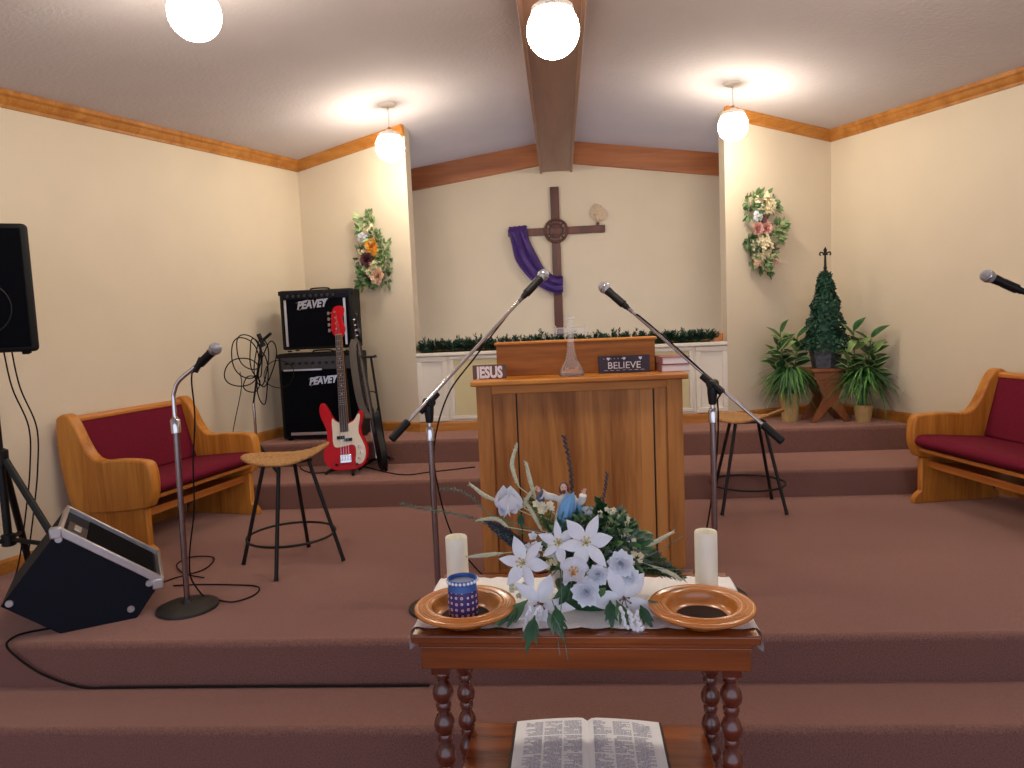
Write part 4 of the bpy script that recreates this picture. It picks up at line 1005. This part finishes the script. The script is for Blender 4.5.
# ------------------------------------------------------------------ bass guitars on stands
def guitar(name, label, TG, body_mat, pick, headmat, neckmat='oak'):
    t = thing(name, label, 'guitar', TG @ V((0, 0, 0)), 0)
    # body outline (x right, y up), horns
    R_ = [(0, 0), (.07, .004), (.125, .03), (.152, .08), (.158, .14), (.140, .20), (.118, .25), (.118, .30), (.130, .345), (.135, .385), (.125, .412), (.108, .405), (.092, .37), (.06, .345), (.032, .335)]
    L_ = [(-.032, .335), (-.07, .36), (-.095, .40), (-.118, .45), (-.145, .488), (-.168, .48), (-.178, .44), (-.170, .39), (-.148, .335), (-.132, .28), (-.135, .23), (-.155, .17), (-.165, .11), (-.150, .05), (-.10, .012), (-.05, 0)]
    out = catm(R_, 3)+catm(L_, 3)
    b = B(); b.prism(out, -.02, .02, TG); b.build('body', body_mat, t, world=True, bevel=.009, seg=4)
    if pick:
        pg_ = catm([(-.03, .335), (-.062, .352), (-.085, .372), (-.09, .33), (-.088, .27), (-.088, .20), (-.07, .165), (-.01, .168), (.045, .176), (.072, .160), (.075, .11), (.068, .055), (.088, .035), (.118, .045), (.140, .085), (.143, .14), (.126, .195), (.103, .25), (.104, .30), (.115, .345), (.118, .385), (.10, .385), (.075, .345), (.035, .325)], 3)
        b = B(); b.prism(pg_, .0205, .0235, TG); b.build('pickguard', 'pick', t, world=True)
        b = B(); b.box((-.028, .232, .028), (.055, .022, .012), T=TG); b.build('pickup', 'black', t, world=True, bevel=.002)
        b = B(); b.box((.026, .212, .028), (.055, .022, .012), T=TG); b.build('pickup', 'black', t, world=True, bevel=.002)
        b = B(); b.box((0, .08, .026), (.082, .058, .010), T=TG)
        for k in range(4): b.box((-.03+.02*k, .085, .034), (.014, .035, .010), T=TG)
        b.build('bridge', 'chrome', t, world=True, bevel=.002)
        for (x, y) in ((.105, .155), (.115, .115), (.098, .075)):
            b = B(); b.lathe([(0, 0), (.010, 0), (.009, .016), (0, .017)], 16, TG @ Matrix.Translation((x, y, .0235))); b.build('knob', 'chrome', t, world=True)
    b = B(); b.prism([(-.031, .27), (.031, .27), (.0215, .97), (-.0215, .97)], .018, .032, TG); b.build('fretboard', 'fret', t, world=True)
    b = B(); b.prism([(-.030, .33), (.030, .33), (.0205, .98), (-.0205, .98)], .004, .018, TG); b.build('neck', neckmat, t, world=True, bevel=.004)
    b = B()
    for k in range(20):
        y = .97-.66*(1-2**(-k/12))*1.15; w_ = .040+(.97-y)*.024
        if y > .28: b.box((0, y, .0325), (w_, .0011, .0012), T=TG)
    for k in (3, 5, 7, 9, 12, 15):
        y = .97-.66*(1-2**(-(k-.5)/12))*1.15; b.lathe([(0, 0), (.0045, 0), (0, .001)], 10, TG @ Matrix.Translation((0, y, .032)))
    b.build('frets', 'silver', t, world=True)
    hd = catm([(-.022, .955), (-.044, .985), (-.056, 1.02), (-.052, 1.08), (-.046, 1.14), (-.026, 1.18), (.014, 1.188), (.046, 1.17), (.044, 1.14), (.030, 1.10), (.036, 1.05), (.048, 1.02), (.036, .98), (.022, .955)], 3)
    b = B(); b.prism(hd, -.004, .014, TG); b.build('headstock', headmat, t, world=True, bevel=.003)
    for k in range(4):
        y = 1.015+.042*k; b = B(); b.lathe([(0, .012), (.009, .012), (.007, .030), (0, .030)], 12, TG @ Matrix.Translation((-.012-.002*k, y, 0)))
        b.tube([TG @ V((-.045, y, .004)), TG @ V((-.066, y, .004))], .004, 8); b.box((-.074, y, .004), (.016, .024, .005), T=TG); b.build('tuning_peg', 'chrome', t, world=True)
    b = B()
    for k in range(4):
        x = -.03+.02*k; b.tube([TG @ V((x*.95, .09, .040)), TG @ V((x*.62, .97, .037)), TG @ V((-.013, 1.015+.042*k, .026))], .0011, 4)
    b.build('strings', 'chrome', t, world=True)
    return t
gb = at(348, 470, 4.86); gt = at(338, 308, 5.10)
yv = (gt-gb).normalized(); xv = V((1, -.04, 0)); xv = (xv-yv*xv.dot(yv)).normalized(); zv = xv.cross(yv)
if zv.y > 0: zv = -zv; 
xv = yv.cross(zv)
TG = Matrix((xv, yv, zv)).transposed().to_4x4(); TG.translation = gb
guitar('bass_guitar', 'red bass guitar with cream pickguard leaning on its stand by the amplifiers', TG, 'red', True, 'red')
def gstand(base, yoke, label, spread=.16):
    t = thing('guitar_stand', label, 'guitar stand', (base.x, base.y, ZP2), 0)
    bx_, by = base.x, base.y
    b = B(); b.tube([(bx_, by+.16, ZP2+.05), yoke], .009, 10); b.build('upright', 'black', t, world=True)
    for k, e in enumerate(((-spread, -.05), (spread*.35, -.12), (0, .27))):
        b = B(); b.tube([(bx_, by+.14, ZP2+.10), (bx_+e[0], by+e[1]*.75, ZP2+.011)], [.009, .011], 10); b.build('leg', 'black', t, world=True)
    b = B(); b.tube([(bx_-.075, by-.045, ZP2+.075), (bx_-.075, by+.05, ZP2+.06), (bx_, by+.14, ZP2+.06), (bx_+.075, by+.05, ZP2+.06), (bx_+.075, by-.045, ZP2+.075)], .009, 10); b.build('cradle', 'black', t, world=True)
    b = B(); b.tube(smooth_path([yoke+V((-.05, -.075, .01)), yoke+V((-.04, -.01, 0)), yoke, yoke+V((.04, -.01, 0)), yoke+V((.05, -.075, .01))], 4), .008, 8); b.build('yoke', 'black', t, world=True)
    return t
gstand(V((gb.x, gb.y+.02, 0)), TG @ V((0, .86, -.05)), 'black tubular stand under the red bass guitar')
# second instrument, turned nearly edge-on
hb = at(384, 470, 4.96); hT = at(357, 318, 5.22)
yv = (hT-hb).normalized(); zv = V((-.93, -.36, 0)); zv = (zv-yv*zv.dot(yv)).normalized(); xv = yv.cross(zv)
TH = Matrix((xv, yv, zv)).transposed().to_4x4(); TH.translation = hb
g2 = guitar('bass_guitar', 'black guitar seen edge-on behind the red bass, with a grey strap', TH, 'black', False, 'black', 'iron')
b = B(); sp_ = smooth_path([TH @ V((.0, .99, .045)), TH @ V((.03, .9, .075)), TH @ V((.05, .7, .09)), TH @ V((.04, .5, .085)), TH @ V((.05, .38, .05))], 8)
n = len(sp_); vs = []
for p in sp_:
    for dx, dy in ((-.026, 0), (.026, 0), (.026, .004), (-.026, .004)): vs.append(p+V((dx, dy, 0)))
b.add(vs, [(4*k+i, 4*k+(i+1) % 4, 4*k+4+(i+1) % 4, 4*k+4+i) for k in range(n-1) for i in range(4)]); b.build('strap', 'strap', g2, world=True)
gstand(V((hb.x-.03, hb.y+.05, 0)), TH @ V((0, .84, -.05)), 'black tubular stand under the edge-on black guitar')
q = at(371, 398, 5.2)
cable('instrument_cable', [q+V((-.02, 0, .02)), q+V((.0, -.02, .05)), q+V((.045, 0, .03)), q+V((.05, 0, -.06)), q+V((.02, 0, -.14)), q+V((-.01, .01, -.19)), V((q.x+.02, 5.21, ZP+.2)), V((q.x+.02, 5.22, ZP+.006)), V((q.x-.02, 5.26, ZP+.006)), V((q.x-.02, 5.3, ZP+.006))], 'black cable looped beside the larger amplifier', .004)
w0 = lambda u, v: atz(u, v, ZP2+.005)
cable('instrument_cable', [w0(298, 461)+V((0, 0, .0)), w0(303, 470), w0(318, 473), w0(338, 470), w0(358, 466), w0(400, 474.5), w0(430, 472), w0(475, 467)], 'black cable lying along the second carpeted level behind the left boom stand', .004)

# ------------------------------------------------------------------ stand hung with coiled cables
kb = V((-2.235, 4.98, ZP2)); ks = thing('cable_stand', 'chrome tripod stand hung with coiled cables beside the amplifiers', 'microphone stand', kb, 0)
ktop = at(262, 338, 4.98)
b = B(); b.tube([kb+V((0, 0, .12)), (kb.x, kb.y, 1.05)], .011, 12); b.build('pole', 'chrome', ks, world=True)
b = B(); b.tube([(kb.x, kb.y, 1.05), (ktop.x, 4.98, ktop.z)], .007, 12); b.build('inner_pole', 'iron', ks, world=True)
for k in range(3):
    a = rad(-35+120*k); b = B(); b.tube([kb+V((0, 0, .24)), kb+V((.25*cos(a), .22*sin(a), .012))], [.010, .013], 10); b.build('leg', 'black', ks, world=True)
b = B(); b.tube([V((ktop.x, 4.98, ktop.z-.02)), V((ktop.x+.075, 4.96, ktop.z+.03))], .011, 10); b.tube([V((ktop.x+.01, 4.98, ktop.z-.06)), V((ktop.x-.02, 4.97, ktop.z+.03))], .016, 10); b.build('clip', 'black', ks, world=True)
def loop(c, rx, rz, tilt, r=.004, y=4.955, ph=pi/2, w=.012):
    pts_ = []
    for k in range(41):
        a = ph+2*pi*k/40; x = rx*cos(a); z = rz*sin(a); pts_.append((c[0]+x*cos(tilt)-z*sin(tilt), y+w*sin(3*a), c[1]+x*sin(tilt)+z*cos(tilt)))
    return pts_
kx, kz = ktop.x, ktop.z
b = B()
for (u, v, rx, rz, tl) in ((250, 352, .085, .13, .35), (246, 358, .10, .15, .25), (257, 358, .045, .14, .05), (262, 362, .05, .17, -.12), (268, 364, .05, .17, -.3), (243, 372, .13, .10, .15), (264, 378, .04, .19, -.05), (252, 384, .06, .06, 0)):
    c = at(u, v, 4.955); b.tube(loop((c.x, c.z), rx, rz, tl, y=4.945+rnd(-.015, .01)), .0042, 7)
c1_ = at(240, 372, 4.95); c2_ = at(233, 432, 4.95)
b.tube(smooth_path([c1_, c1_+V((-.0, 0, -.12)), c2_, c2_+V((0, 0, -.12))], 6), .0032, 7)
tag(b.build('coiled_cables', 'rubber'), 'tangled bundle of black cable loops hanging from the chrome stand', 'cable')
b = B(); c = at(280, 374, 5.02); b.tube(loop((c.x, c.z), .11, .10, 0, y=5.0), .003, 7); tag(b.build('cable_loop', 'rubber'), 'thin wide cable loop hanging nearest the amplifiers', 'cable')

# ------------------------------------------------------------------ flower arrangement on the table
random.seed(21)
def fy(v): return 1.80+max(0, (640-v))/160*.20
def fp(u, v, dy=0): y = fy(v)+dy; return at(u, v, y)
fa0 = V((.06, 1.93, zt))
fa = thing('flower_arrangement', 'large arrangement of white silk lilies, grasses and greenery in the middle of the communion table', 'flower arrangement', fa0, rad(0))
px = .0028     # metres per pixel at this distance
b = B(); b.lathe([(0, 0), (.085, 0), (.10, .05), (.09, .055), (0, .055)], 28, Matrix.Translation(fa0)); b.build('bowl', 'leafd', fa, world=True)
# foliage mound
b = B(); cen = V((.075, 1.95, zt+.13))
for k in range(1700):
    a = rnd(0, 2*pi); e = rnd(-.35, 1.25); r = rnd(.55, 1)
    d = V((cos(a)*cos(e), sin(a)*cos(e), sin(e)))
    p = cen+V((d.x*.145*r, d.y*.09*r, d.z*.105*r))
    if p.z < zt+.01: continue
    b.leaf(p, d+V((rnd(-.6, .6), rnd(-.6, .2), rnd(-.5, .5))), d+V((rnd(-.4, .4), rnd(-.6, 0), rnd(0, .6))), rnd(.024, .042), rnd(.010, .019), rnd(0, .35), 4, .25, random.choice((0, 1, 1, 2, 2, 2, 3)))
b.build('foliage', ['leafd', 'leafm', 'dusty', 'leafl'], fa, world=True)
VIEW = (CAM-cen).normalized()
def lily(u, v, r, d, npet=6, wid=.40, ph=0, lift=.35, bend=.22, dy=-.03, cen_mat='yel', nm='lily'):
    c = fp(u, v, dy); d = (VIEW+V(d)).normalized(); R0 = r*px
    b = B(); star(b, c, d, R0, npet, wid, bend, lift, 0, ph)
    o = b.build(nm, 'petal', fa, world=True, ang=60, sub=1)
    s_ = B()
    for k in range(6):
        a = 2*pi*k/6; q = d.orthogonal().normalized(); w_ = d.cross(q); e = c+d*R0*.42+(q*cos(a)+w_*sin(a))*R0*.16
        s_.tube([c, e], .0012, 6); s_.ball(e, .0028, 8, 6)
    s_.tube([c, c+d*R0*.5], .0016, 6)
    s_.build('stamen', cen_mat, o, world=True)
    st_ = B(); st_.tube(smooth_path([c, c-d*.03+V((0, .01, -.02)), cen+V((rnd(-.03, .03), 0, -.05))], 4), .0022, 6); st_.build('stem', 'stemg', fa, world=True)
    return o
lily(586, 543, 26, (0, 0, .15), ph=.35, wid=.52, dy=-.095)
lily(524, 563, 25, (-.25, 0, .05), ph=.1, wid=.5, dy=-.07)
lily(559, 543, 20, (-.1, 0, .1), ph=.9, wid=.46, dy=-.075)
lily(541, 603, 29, (-.05, 0, -.25), npet=5, ph=1.0, wid=.50, cen_mat='brst', dy=-.05)
lily(624, 598, 30, (.05, 0, -.2), npet=5, ph=.62, wid=.58, cen_mat='brst', dy=-.05)
lily(573, 574, 23, (.1, 0, .4), npet=5, ph=.6, wid=.85, lift=.9, bend=-.25, cen_mat='orangep', nm='tulip', dy=-.085)
lily(508, 511, 26, (.1, 0, 1.5), npet=6, ph=.3, wid=.85, lift=1.0, bend=-.35, nm='tulip', dy=-.03)
lily(587, 514, 12, (.3, 0, .6), npet=4, ph=.5, wid=1.0, lift=1.5, bend=-.3, nm='bud', dy=.0)
lily(608, 545, 14, (.3, 0, .1), npet=6, ph=.3, wid=.5, dy=-.01)
def carnation(u, v, r, dy=-.04):
    c = fp(u, v, dy); b = B(); R0 = r*px
    for k in range(34):
        a = k*2.4; q = (k/34)**.6; o = VIEW.orthogonal().normalized(); w_ = VIEW.cross(o); rd = o*cos(a)+w_*sin(a)
        b.leaf(c+rd*R0*.12*q, rd*(.2+q)+VIEW*(1.2-q*.9), VIEW*.4-rd, R0*(.7+.35*q), R0*(.6+.4*q), -.2+.3*q, 6, .12+.2*(k % 2))
    b.build('carnation', 'petal', fa, world=True, ang=60)
carnation(586, 592, 13.5, -.07); carnation(621, 564, 12.5, -.08); carnation(629, 577, 10, -.06); carnation(598, 575, 10, -.07)
# small clustered blooms
def cluster(u, v, su, sv, n, m, nm, size=.011, dy=-.02):
    b = B()
    for k in range(n):
        p = fp(u+rnd(-su, su), v+rnd(-sv, sv), dy+rnd(-.01, .01)); star(b, p, VIEW+V((rnd(-.6, .6), 0, rnd(-.4, .6))), size, 5, .8, .1, .6)
    b.build(nm, m, fa, world=True)
cluster(545, 508, 9, 5, 12, 'creamp', 'small_blossoms', .012); cluster(617, 530, 11, 14, 26, 'creamp', 'small_blossoms', .010); cluster(606, 518, 10, 9, 14, 'creamp', 'small_blossoms', .008); cluster(636, 560, 6, 8, 10, 'creamp', 'small_blossoms', .008, -.05); cluster(551, 560, 7, 8, 16, 'creamp', 'small_blossoms', .008, -.04); cluster(629, 545, 6, 12, 14, 'creamp', 'small_blossoms', .009)
cluster(544, 548, 18, 12, 16, 'petal', 'small_blossoms', .014, -.035); cluster(521, 590, 10, 6, 8, 'wheat', 'small_blossoms', .010, -.03)
# white berry drops
for (u, v, n) in ((529, 608, 13), (536, 610, 12), (541, 607, 10), (622, 608, 9), (630, 612, 13), (636, 612, 11)):
    b = B(); p = fp(u, v, -.105); x_ = p.x
    for k in range(n):
        b.ball((x_+rnd(-.004, .004)+(.0012*k if u > 600 else -.001*k), p.y+rnd(-.004, .004)-.001*k, max(p.z-.0058*k, zt+.006)), .0048, 8, 6, (1, 1, 1.25))
    b.build('berry_drop', 'petal', fa, world=True)
# pale grass heads
def grass(pts, r=.0062, dys=0):
    P_ = smooth_path([fp(u, v, dys) for u, v in pts], 6); n = len(P_)
    b = B(); b.tube(P_, [r*(.35+.65*sin(pi*min(1, (k+.6)/(n-.2)))) for k in range(n)], 8)
    for k in range(n*5):
        i = rnd(0, n-1.01); p = P_[int(i)].lerp(P_[int(i)+1], i % 1); d = (P_[int(i)]-P_[int(i)+1]).normalized(); b.leaf(p, d+V((rnd(-.7, .7), rnd(-.7, .7), rnd(-.7, .7))), (0, -1, 0), .011, .003, 0, 2, 0)
    b.tube(smooth_path([P_[-1], P_[-1].lerp(cen, .5)+V((0, 0, .01)), cen], 4), .0015, 5)
    b.build('grass_head', 'wheat', fa, world=True)
for g in ([(517, 444), (512, 465), (519, 487)], [(526, 462), (530, 480), (536, 500)], [(525, 500), (533, 514), (542, 531)], [(470, 484), (484, 495), (500, 502)], [(478, 520), (496, 519), (508, 527)], [(468, 557), (486, 555), (504, 553)], [(673, 532), (657, 541), (640, 550)], [(536, 487), (528, 497), (524, 508)], [(682, 580), (668, 572), (652, 566)], [(600, 548), (618, 547), (632, 553)]):
    grass(g)
# dark seed sprigs
def sprig(pts, n, m='dusty', lw=.012, L=.018, ext=True):
    P_ = smooth_path([fp(u, v, .01) for u, v in pts], 8); b = B(); b.tube(P_, .0014, 5); N_ = len(P_)
    for k in range(n):
        i = (N_-1.01)*k/n; p = P_[int(i)].lerp(P_[int(i)+1], i % 1); d = (P_[int(i)+1]-P_[int(i)]).normalized(); o = d.orthogonal().normalized(); w_ = d.cross(o)
        for q in range(3):
            a = k*1.3+q*2.1; b.leaf(p, (o*cos(a)+w_*sin(a))*1.0-d*.5, d, L*rnd(.7, 1.1), lw, .2, 3, .2)
    if ext: b.tube(smooth_path([P_[-1], P_[-1].lerp(cen, .5), cen], 4), .0016, 5)
    b.build('sprig', m, fa, world=True)
M['seed'] = mat('slate_seed_sprig', (66, 72, 84), .8, var=.4, scale=80)
sprig([(402, 504), (425, 509), (450, 513), (475, 519), (500, 530), (518, 545)], 46, 'dusty', .006, .012)
sprig([(441, 489), (458, 490), (472, 498), (488, 514)], 14, 'dusty', .007, .011)
sprig([(564, 437), (568, 455), (571, 475), (572, 495)], 26, 'seed', .009, .012)
sprig([(607, 474), (605, 490), (602, 506)], 20, 'seed', .006, .010)
for k in range(6): sprig([(488+3*k, 522+3*k), (505+3*k, 530+4*k), (522+3*k, 542+4*k)], 30, random.choice(('dusty', 'seed')), .008, .018)
for k in range(7): sprig([(684-5*k, 578-4.5*k), (660-4*k, 574-4*k), (638-3*k, 572-3*k), (620, 566)], 60, random.choice(('leafm', 'leafd', 'dusty')), .005, .017)
for k in range(7): sprig([(598+6*k, 500+4*k+rnd(-3, 3)), (600+5*k, 515+4*k), (600+2*k, 535+3*k)], 22, random.choice(('dusty', 'leafd')), .014, .017)
sprig([(530, 499), (540, 515), (548, 530)], 16, 'leafm', .010, .024); sprig([(548, 512), (552, 528), (556, 545)], 16, 'leafm', .006, .026)
# broad leaves round the rim, some hanging over the table edge
def bl(u, v, du, dv, L, W, m='leafd', dy=-.06, bend=.2):
    p = fp(u, v, dy); q = fp(u+du, v+dv, dy-.01); b = B(); b.leaf(p, (q-p), VIEW, (q-p).length*L, W*.62, bend, 8, .3); [b.leaf(p+(q-p)*f, (q-p).normalized()+RT*sg*.5, VIEW, (q-p).length*.55, W*.4, bend, 6, .3) for f in (.1, .35) for sg in (-1, 1)]; return b.build('leaf', m, fa, world=True)
bl(528, 600, -34, 26, 1.1, .034, 'leafm'); bl(520, 604, -22, 22, 1.1, .03, 'leafd'); bl(535, 615, -8, 34, 1.2, .028, 'leafd', -.13, .0); bl(548, 612, 14, 24, 1.2, .030, 'dusty', -.12, .0); bl(555, 605, 8, 32, 1.2, .026, 'leafd', -.12, .0)
bl(606, 588, -14, 10, 1.2, .03, 'leafm'); bl(610, 600, 2, 26, 1.2, .032, 'leafd', -.07); bl(640, 605, 12, 22, 1.2, .028, 'leafd', -.07); bl(570, 585, -14, 12, 1.2, .032, 'leafd'); bl(566, 595, -6, 8, 1.2, .03, 'leafd')
bl(648, 600, 24, 12, 1.2, .022, 'dusty'); bl(520, 513, 2, 14, 1.2, .02, 'leafd', -.02); bl(600, 512, -4, 16, 1.2, .026, 'leafd', -.02); bl(616, 600, 14, 28, 1.1, .024, 'leafm', -.075)
for (u0, v0, u1, v1) in ((560, 560, 559, 634), (571, 560, 568, 600), (552, 600, 568, 660), (548, 610, 560, 655), (640, 560, 683, 536), (640, 568, 690, 570)):
    P_ = smooth_path([fp(u0, v0, -.07), fp((u0+u1)/2+2, (v0+v1)/2, -.085), at(u1, v1, 1.675 if v1 > 620 else 1.85)], 5); b = B(); b.tube(P_, .0011, 5); b.build('grass_blade', 'dusty', fa, world=True)

# figurine with outstretched arms standing among the flowers
fy0 = 1.975
def q_(u, v, dy=0): return at(u, v, fy0+dy)
fb = q_(566, 553); fg = thing('robed_figurine', 'small painted figurine in white robe and sky blue mantle with outstretched arms among the lilies', 'figurine', (fb.x, fy0, zt+.03), 0)
b = B()
def ell(v, cx, hw, hd, dy=0): c = q_(cx, v, dy); return c, hw*px, hd*px
rings = [ell(585, 567, 15, 12), ell(560, 566, 14.5, 11), ell(535, 566, 13, 10), ell(520, 566, 12, 9), ell(508, 567, 10, 7.5), ell(500, 567.5, 10, 6.5), ell(496, 567.5, 8.5, 5.5), ell(494, 566, 3.2, 3), ell(491, 565, 2.6, 2.6)]
n = 28; vs = []
for i, (c, a_, d_) in enumerate(rings):
    for k in range(n):
        t = 2*pi*k/n; rip = 1+(.05*sin(t*7+i*.3) if i < 5 else 0); vs.append((c.x+a_*rip*cos(t), c.y+d_*rip*sin(t), c.z))
fs = [(i*n+k, i*n+(k+1) % n, (i+1)*n+(k+1) % n, (i+1)*n+k) for i in range(len(rings)-1) for k in range(n)]+[tuple(range(n))[::-1], tuple((len(rings)-1)*n+k for k in range(n))]
b.add(vs, fs)
hc = q_(563.8, 487.2, -.004); b.ball(hc, .0125, 18, 14, (.82, .95, 1.12))
b.tube([q_(566, 498), q_(565, 492), hc], [.010, .007, .006], 12)
b.ball(hc+V((-.001, -.0118, -.001)), .0024, 8, 6, (.7, 1, 1.3))     # nose
armL = smooth_path([q_(561, 500), q_(553, 497, -.008), q_(546, 496, -.016), q_(541, 494, -.022)], 4)
b.tube(armL, [.008+.0075*(k/(len(armL)-1))**1.5 for k in range(len(armL))], 14)
armR = smooth_path([q_(573, 500), q_(579, 502, -.006), q_(582, 500, -.014), q_(583, 495, -.02)], 4)
b.tube(armR, [.0085+.0025*(k/(len(armR)-1)) for k in range(len(armR))], 14)
me = bpy.data.meshes.new('tmp'); me.from_pydata(b.v, [], b.f); o = bpy.data.objects.new('tmp', me); COL.objects.link(o)
rm = o.modifiers.new('r', 'REMESH'); rm.mode = 'VOXEL'; rm.voxel_size = .0011; sm = o.modifiers.new('s', 'SMOOTH'); sm.iterations = 2; sm.factor = .5
bm_ = bpy.data.meshes.new_from_object(o.evaluated_get(bpy.context.evaluated_depsgraph_get())); bpy.data.objects.remove(o)
bd = bpy.data.objects.new('body', bm_); COL.objects.link(bd); bm_.transform(pm(fg).inverted()); bd.parent = fg
bm_.materials.clear()
for m_ in ('robe', 'skin'): bm_.materials.append(M[m_])
zn = q_(566, 494).z-fg.location.z
for p in bm_.polygons: p.material_index = 1 if (p.center.z > zn and abs(p.center.x+fg.location.x-hc.x) < .014) else 0; p.use_smooth = True
# hair and beard
b = B(); b.ball(hc+V((.0008, .003, .0018)), .0140, 18, 12, (.86, .90, 1.08)); b.tube([hc+V((-.009, .004, .0)), hc+V((-.0105, .005, -.012)), hc+V((-.008, .006, -.02))], [.005, .0045, .003], 10); b.tube([hc+V((.010, .004, 0)), hc+V((.0115, .005, -.012)), hc+V((.010, .006, -.02))], [.005, .0045, .003], 10)
b.ball(hc+V((0, -.0085, -.0105)), .0052, 12, 8, (1, .7, 1.2)); b.build('hair', 'hair', fg, world=True)
b = B()
for sg in (-1, 1): b.ball(hc+V((sg*.0042, -.0112, .0015)), .0011, 8, 6)
b.build('eyes', 'iron', fg, world=True)
def hand(w, out_, up_):
    b = B(); out_ = V(out_).normalized(); up_ = V(up_).normalized(); sd = out_.cross(up_).normalized()
    b.ball(V(w)+up_*.006, .0048, 12, 8, (1, .8, 1.3))
    for k in range(4):
        s0 = V(w)+up_*.010+sd*(.0015)*(k-1.5)*1.3+out_*0; e = s0+up_*(.0075 if k in (1, 2) else .006)+sd*.0012*(k-1.5)+out_*.001; b.tube([s0, s0.lerp(e, .5)+out_*.0003, e], [.0015, .0013, .0009], 6)
    b.tube([V(w)+up_*.005+sd*.004, V(w)+up_*.008+sd*.0075, V(w)+up_*.012+sd*.0085], [.0017, .0014, .001], 6)
    b.build('hand', 'skin', fg, world=True)
hand(q_(539.5, 492, -.026), (-.4, -1, .2), (-.25, -.2, 1)); hand(q_(583.5, 494, -.024), (.3, -1, .2), (.25, -.2, 1))
b = B(); e = armL[-1]; T = frame(e, (armL[-1]-armL[-2])); b.lathe([(0, .0015), (.0128, .0015), (.0132, .003), (0, .0032)], 20, T); b.build('sleeve_lining', 'greyl', fg, world=True)
b = B(); b.leaf(q_(541, 493, -.026), (-.05, -.1, -1), (-.3, -1, 0), .038, .026, .1, 6, .5, 0); b.build('hanging_sleeve', 'greyl', fg, world=True)
# mantle: shell over the robe front, from the right shoulder across
def mant(pts_l, pts_r, off, nm):
    L_ = smooth_path([q_(u, v, off) for u, v in pts_l], 5); R_ = smooth_path([q_(u, v, off) for u, v in pts_r], 5); m = 16; n = len(L_); vs = []
    for k in range(n):
        for j in range(m+1):
            t = j/m; p = L_[k].lerp(R_[k], t); vs.append(V((p.x, p.y+.020*(1-sin(pi*t))-.004+.0022*sin(t*26+k*.25), p.z)))
    vs += [p+V((0, .003, 0)) for p in vs]; q0 = n*(m+1); fs = []
    for k in range(n-1):
        for j in range(m):
            a = k*(m+1)+j; fs += [(a, a+m+1, a+m+2, a+1), (q0+a, q0+a+1, q0+a+m+2, q0+a+m+1)]
    b = B(); b.add(vs, fs); return b.build(nm, 'mantle', fg, world=True, ang=80)
mant([(566, 495), (562, 502), (558, 512), (557, 525), (556, 545)], [(574, 493), (575.5, 502), (575, 515), (574, 530), (573, 548)], -.036, 'mantle')
mant([(575, 500), (576, 510), (577, 520), (577, 527)], [(580, 503), (582, 510), (583.5, 518), (584, 524)], -.010, 'mantle_fall')

# ------------------------------------------------------------------ world light and view
w = bpy.data.worlds.new('world'); SC.world = w; w.use_nodes = True
w.node_tree.nodes['Background'].inputs['Color'].default_value = (*lin((222, 228, 250)), 1)
w.node_tree.nodes['Background'].inputs['Strength'].default_value = .82
SC.view_settings.view_transform = 'Standard'; SC.view_settings.look = 'None'
SC.view_settings.exposure = .9; SC.view_settings.gamma = 1; SC.view_settings.use_curve_mapping = False
